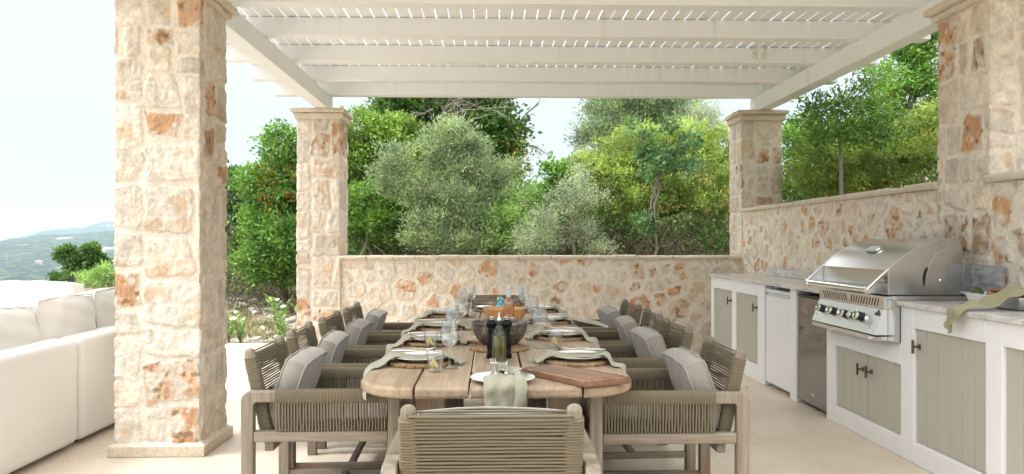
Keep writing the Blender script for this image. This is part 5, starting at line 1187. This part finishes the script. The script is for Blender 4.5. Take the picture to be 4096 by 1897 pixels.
protos=[mk('rock',rock_mb(.1,i+3),'rock',None,smooth=35) for i in range(5)]; rg=random.Random(99); used=set(); spots=[]
for i in range(70):
    y=10.45+rg.random()**1.3*4.2; x=rg.uniform(-.395*y,-.245*y)
    spots.append((x,y,rg.uniform(.3,.85)*(1+(y-10.4)*.10)))
for i,(x,y,s) in enumerate(sorted(spots,key=lambda q:q[1])):
    p=protos[i%5]
    if i>=5: o=p.copy(); col.objects.link(o)
    else: o=p
    o.location=(x,y,G(x,y)+.012*s); o.rotation_euler=(rg.uniform(-.2,.2),rg.uniform(-.2,.2),rg.uniform(0,6)); o.scale=(s,s,s*rg.uniform(.6,1))
    tag(o,'pale grey limestone rock on the rough slope between the two left pillars','rock','limestone rocks scattered on the slope',)
n=2600; mbv=[];mbf=[]; rgx=np.random.default_rng(4); xs=rgx.uniform(-5.2,-2.0,n); ys=10.3+rgx.gamma(1.4,1.3,n); zs=terrain(xs,ys)
base=np.array([(1,0,0),(0,1,0),(-1,0,0),(0,-1,0),(0,0,.7),(0,0,-.5)],float); fc=np.array([(0,1,4),(1,2,4),(2,3,4),(3,0,4),(1,0,5),(2,1,5),(3,2,5),(0,3,5)])
sz=rgx.uniform(.008,.035,n); an=rgx.uniform(0,6,n); jit=rgx.uniform(.6,1.3,(n,6,3)); Bv=base[None]*jit*sz[:,None,None]; ca,sa=np.cos(an)[:,None],np.sin(an)[:,None]
Vx=np.stack([Bv[:,:,0]*ca-Bv[:,:,1]*sa+xs[:,None],Bv[:,:,0]*sa+Bv[:,:,1]*ca+ys[:,None],Bv[:,:,2]+zs[:,None]],-1).reshape(-1,3); Fx=(fc[None]+np.arange(n)[:,None,None]*6).reshape(-1,3)
tag(np_mesh('rubble',Vx,Fx,'rock',None,False),kind='stuff')
def oleander(x,y,h,label,sd):
    rg=random.Random(sd); z=G(x,y) if y>10.21 else -.19; t=thing('oleander',label,'plant',(x,y,z),group='young oleander plants at the edge of the terrace'); mb=MB(); V=[];F=[];fl=MB()
    for s in range(5):
        a=rg.uniform(0,2*PI); e=Vector((math.cos(a)*h*.28,math.sin(a)*h*.28,h*rg.uniform(.7,1))); pts=[Vector((0,0,0)).lerp(e,k/5)+Vector((0,0,.03*math.sin(k))) for k in range(6)]; mb.tube(pts,[.006-.0008*k for k in range(6)],5)
        for k in range(3,22):
            f=k/21; c=Vector((0,0,0)).lerp(e,f); aa=rg.uniform(0,2*PI); L=h*.26*rg.uniform(.7,1.1); d=Vector((math.cos(aa)*.75,math.sin(aa)*.75,.75)).normalized(); sd_=d.cross(Vector((0,0,1))).normalized(); o=len(V)
            u=sd_.cross(d)
            for tt,w in ((0,.1),(.35,1),(.7,.8),(1,.02)):
                m_=c+d*L*tt-u*0-Vector((0,0,L*.25*tt*tt)); V.append(m_-sd_*w*L*.15); V.append(m_+sd_*w*L*.15)
            for q in range(3): F.append((o+q*2,o+q*2+1,o+q*2+3,o+q*2+2))
        if rg.random()<.6:
            for q in range(4):
                c=e+Vector((rg.gauss(0,.02),rg.gauss(0,.02),.02)); fl.add([c+Vector((math.cos(i*1.257)*.022,math.sin(i*1.257)*.022*.5,math.sin(i*1.257)*.018)) for i in range(5)],[(0,1,2,3,4)])
    mk('stems',mb,'twig',t); m=MB(); m.v=[tuple(v) for v in V]; m.f=F; mk('leaves',m,'leaf_light',t,fixn=False)
    if fl.v: mk('flowers',fl,'flower_white',t,fixn=False)
oleander(-2.78,10.38,.62,'tallest young oleander with white flowers at the terrace edge',3)
oleander(-3.32,10.36,.42,'small leafy oleander beside the near pillar at the terrace edge',4)
oleander(-2.52,10.5,.52,'leafy oleander close to the far left pillar',5)
oleander(-3.5,10.42,.40,'small oleander half hidden by the near pillar',6)
# fence beyond the sofas
fp=thing('wire_fence','thin wire fence with rusty post beyond the sofas','fence',(-9.6,17,G(-9.6,17)))
for x in (-9.05,-11.3): mk('post',MB().tube([(x,17,G(x,17)-.1),(x,17,.62)],.02,8),'iron',fp,world=True)
mb=MB()
for i in range(7): mb.tube([(-12,17,-.3+i*.14),(-8,17,-.3+i*.14)],.0022,4)
for i in range(34): mb.tube([(-12+i*.12,17,-.35),(-12+i*.12,17,.56)],.0018,4)
mk('mesh_wire',mb,'iron',fp,world=True)
# far houses and pylons
def house(x,y,w,d,h,label,roof=True,rz=.3):
    z=gz(x,y)-1; t=thing('house',label,'house',(x,y,z),rz,group='houses on the far hillside')
    mk('wall',MB().box(-w/2,w/2,-d/2,d/2,0,h),'far_wall',t); W_=w/2+.6; D=d/2+.6
    rf=MB(); rf.add([(-W_,-D,h+.02),(W_,-D,h+.02),(W_,D,h+.02),(-W_,D,h+.02),(-W_*.6,0,h+h*.45),(W_*.6,0,h+h*.45)],[(0,1,5,4),(1,2,5),(2,3,4,5),(3,0,4),(0,3,2,1)]); mk('roof',rf,'far_roof',t)
    for i in range(4):
        xx=-w/2+w*(i+.5)/4; mk('window',MB().box(xx-.8,xx+.8,-d/2-.15,-d/2-.02,h*.4,h*.7),'black_plastic',t)
def pol(az,r): return r*math.sin(R(az)),r*math.cos(R(az))
for az_,r,w,d,h,l in ((-26.55,2280,30,16,10,'white villa with red roof on the hillside next to the near pillar'),(-31.9,1620,24,14,8,'low house with red roof above the sofa at the left edge'),(-29.9,2050,14,10,6,'small pale house in the middle of the wooded slope'),(-29.3,1680,12,9,6,'small white house low on the wooded slope')):
    x,y=pol(az_,r); house(x,y,w,d,h,l,rz=R(-az_))
for az_,r,l in ((-31.6,1900,'faint lattice pylon at the left edge of the hillside'),(-30.0,2500,'faint lattice pylon standing on the mid hillside')):
    x,y=pol(az_,r); z=gz(x,y)-1; t=thing('pylon',l,'pylon',(x,y,z),R(-az_),group='electricity pylons on the far hillside'); mb=MB(); H=48
    for sx in(-1,1):
        for sy in(-1,1): mb.tube([(sx*5,sy*5,0),(sx*1.2,sy*1.2,H*.6),(sx*.8,sy*.8,H)],.05,4)
    for k in range(6): z0=H*k/8; q=5-3.8*k/5.; mb.tube([(-q,-q,z0),(q,-q,z0+6)],.03,4); mb.tube([(q,-q,z0),(-q,-q,z0+6)],.03,4)
    mk('mast',mb,'capsule_grey',t); a=MB()
    for zz,ww in ((H*.68,10),(H*.82,8),(H*.95,6)): a.tube([(-ww,0,zz),(ww,0,zz)],.05,4)
    mk('crossarms',a,'capsule_grey',t)

bpy.data.objects['slender_tree'].location.x+=.27; bpy.data.objects['senna_shrub.001'].location.x+=.30
# ------------------------------------------------------------------ camera, light, air
cd=bpy.data.cameras.new('camera'); cam=bpy.data.objects.new('camera',cd); col.objects.link(cam); scene.camera=cam
cam.location=(0,0,1.32); cam.rotation_euler=(R(90),0,R(-1.515)); cd.lens=27.246; cd.sensor_width=36; cd.shift_y=.0048; cd.clip_start=.05; cd.clip_end=20000
SUN_EL,SUN_AZ=R(50),R(-103)   # azimuth from +Y, negative = left
w=bpy.data.worlds.new('World'); scene.world=w; w.use_nodes=True; nt=w.node_tree
sk=nt.nodes.new('ShaderNodeTexSky'); sk.sky_type='NISHITA'; sk.sun_disc=False; sk.sun_elevation=SUN_EL; sk.sun_rotation=SUN_AZ; sk.altitude=100; sk.air_density=1.; sk.dust_density=4.; sk.ozone_density=1.5
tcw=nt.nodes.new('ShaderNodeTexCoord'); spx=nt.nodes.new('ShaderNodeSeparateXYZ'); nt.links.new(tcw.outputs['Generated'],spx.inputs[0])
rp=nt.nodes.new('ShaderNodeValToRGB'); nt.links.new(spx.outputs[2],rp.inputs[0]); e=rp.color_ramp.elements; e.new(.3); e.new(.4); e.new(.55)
for q,(pp,c) in zip(e,((0,(.222,.254,.276)),(.28,(.276,.298,.309)),(.40,(.80,.81,.82)),(.6,(.95,.96,.97)),(1,(1,1,1)))): q.position=pp; q.color=(*c,1)  # sky brightened steeply above the framed elevations, out of view, to light the walls
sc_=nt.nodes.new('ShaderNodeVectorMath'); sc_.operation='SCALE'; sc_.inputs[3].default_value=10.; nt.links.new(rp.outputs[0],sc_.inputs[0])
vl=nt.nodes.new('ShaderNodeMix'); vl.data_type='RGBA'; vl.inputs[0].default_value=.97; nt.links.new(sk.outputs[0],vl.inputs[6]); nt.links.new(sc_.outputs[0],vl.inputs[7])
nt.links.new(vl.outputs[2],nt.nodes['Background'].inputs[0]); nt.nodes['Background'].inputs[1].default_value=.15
sd=bpy.data.lights.new('sun','SUN'); sd.energy=1.5; sd.angle=R(18); sd.color=(1,.985,.965); so=bpy.data.objects.new('sun',sd); col.objects.link(so)
dirv=Vector((math.sin(SUN_AZ)*math.cos(SUN_EL),math.cos(SUN_AZ)*math.cos(SUN_EL),math.sin(SUN_EL)))
so.rotation_euler=dirv.to_track_quat('Z','Y').to_euler()
HAZE=True
if HAZE:
    hb=mk('haze',MB().box(-7200,7200,-7200,7200,-420,260),None); hb['kind']='stuff'
    hm=bpy.data.materials.new('haze_air'); hm.use_nodes=True; t=hm.node_tree; t.nodes.remove(t.nodes['Principled BSDF'])
    pv=t.nodes.new('ShaderNodeVolumePrincipled'); pv.inputs['Color'].default_value=(.70,.85,1,1); pv.inputs['Density'].default_value=.000125; pv.inputs['Anisotropy'].default_value=.2
    t.links.new(pv.outputs[0],t.nodes['Material Output'].inputs['Volume']); hb.data.materials.append(hm)
scene.view_settings.view_transform='Standard'; scene.view_settings.look='None'; scene.view_settings.exposure=1.22; scene.view_settings.gamma=1
scene.render.engine='CYCLES'; cy=scene.cycles
cy.use_denoising=True; cy.max_bounces=9; cy.diffuse_bounces=5; cy.glossy_bounces=5; cy.transmission_bounces=9; cy.transparent_max_bounces=8; cy.volume_bounces=1; cy.caustics_reflective=False; cy.caustics_refractive=False; cy.sample_clamp_indirect=6
try: cy.denoising_input_passes='RGB_ALBEDO_NORMAL'
except Exception: pass
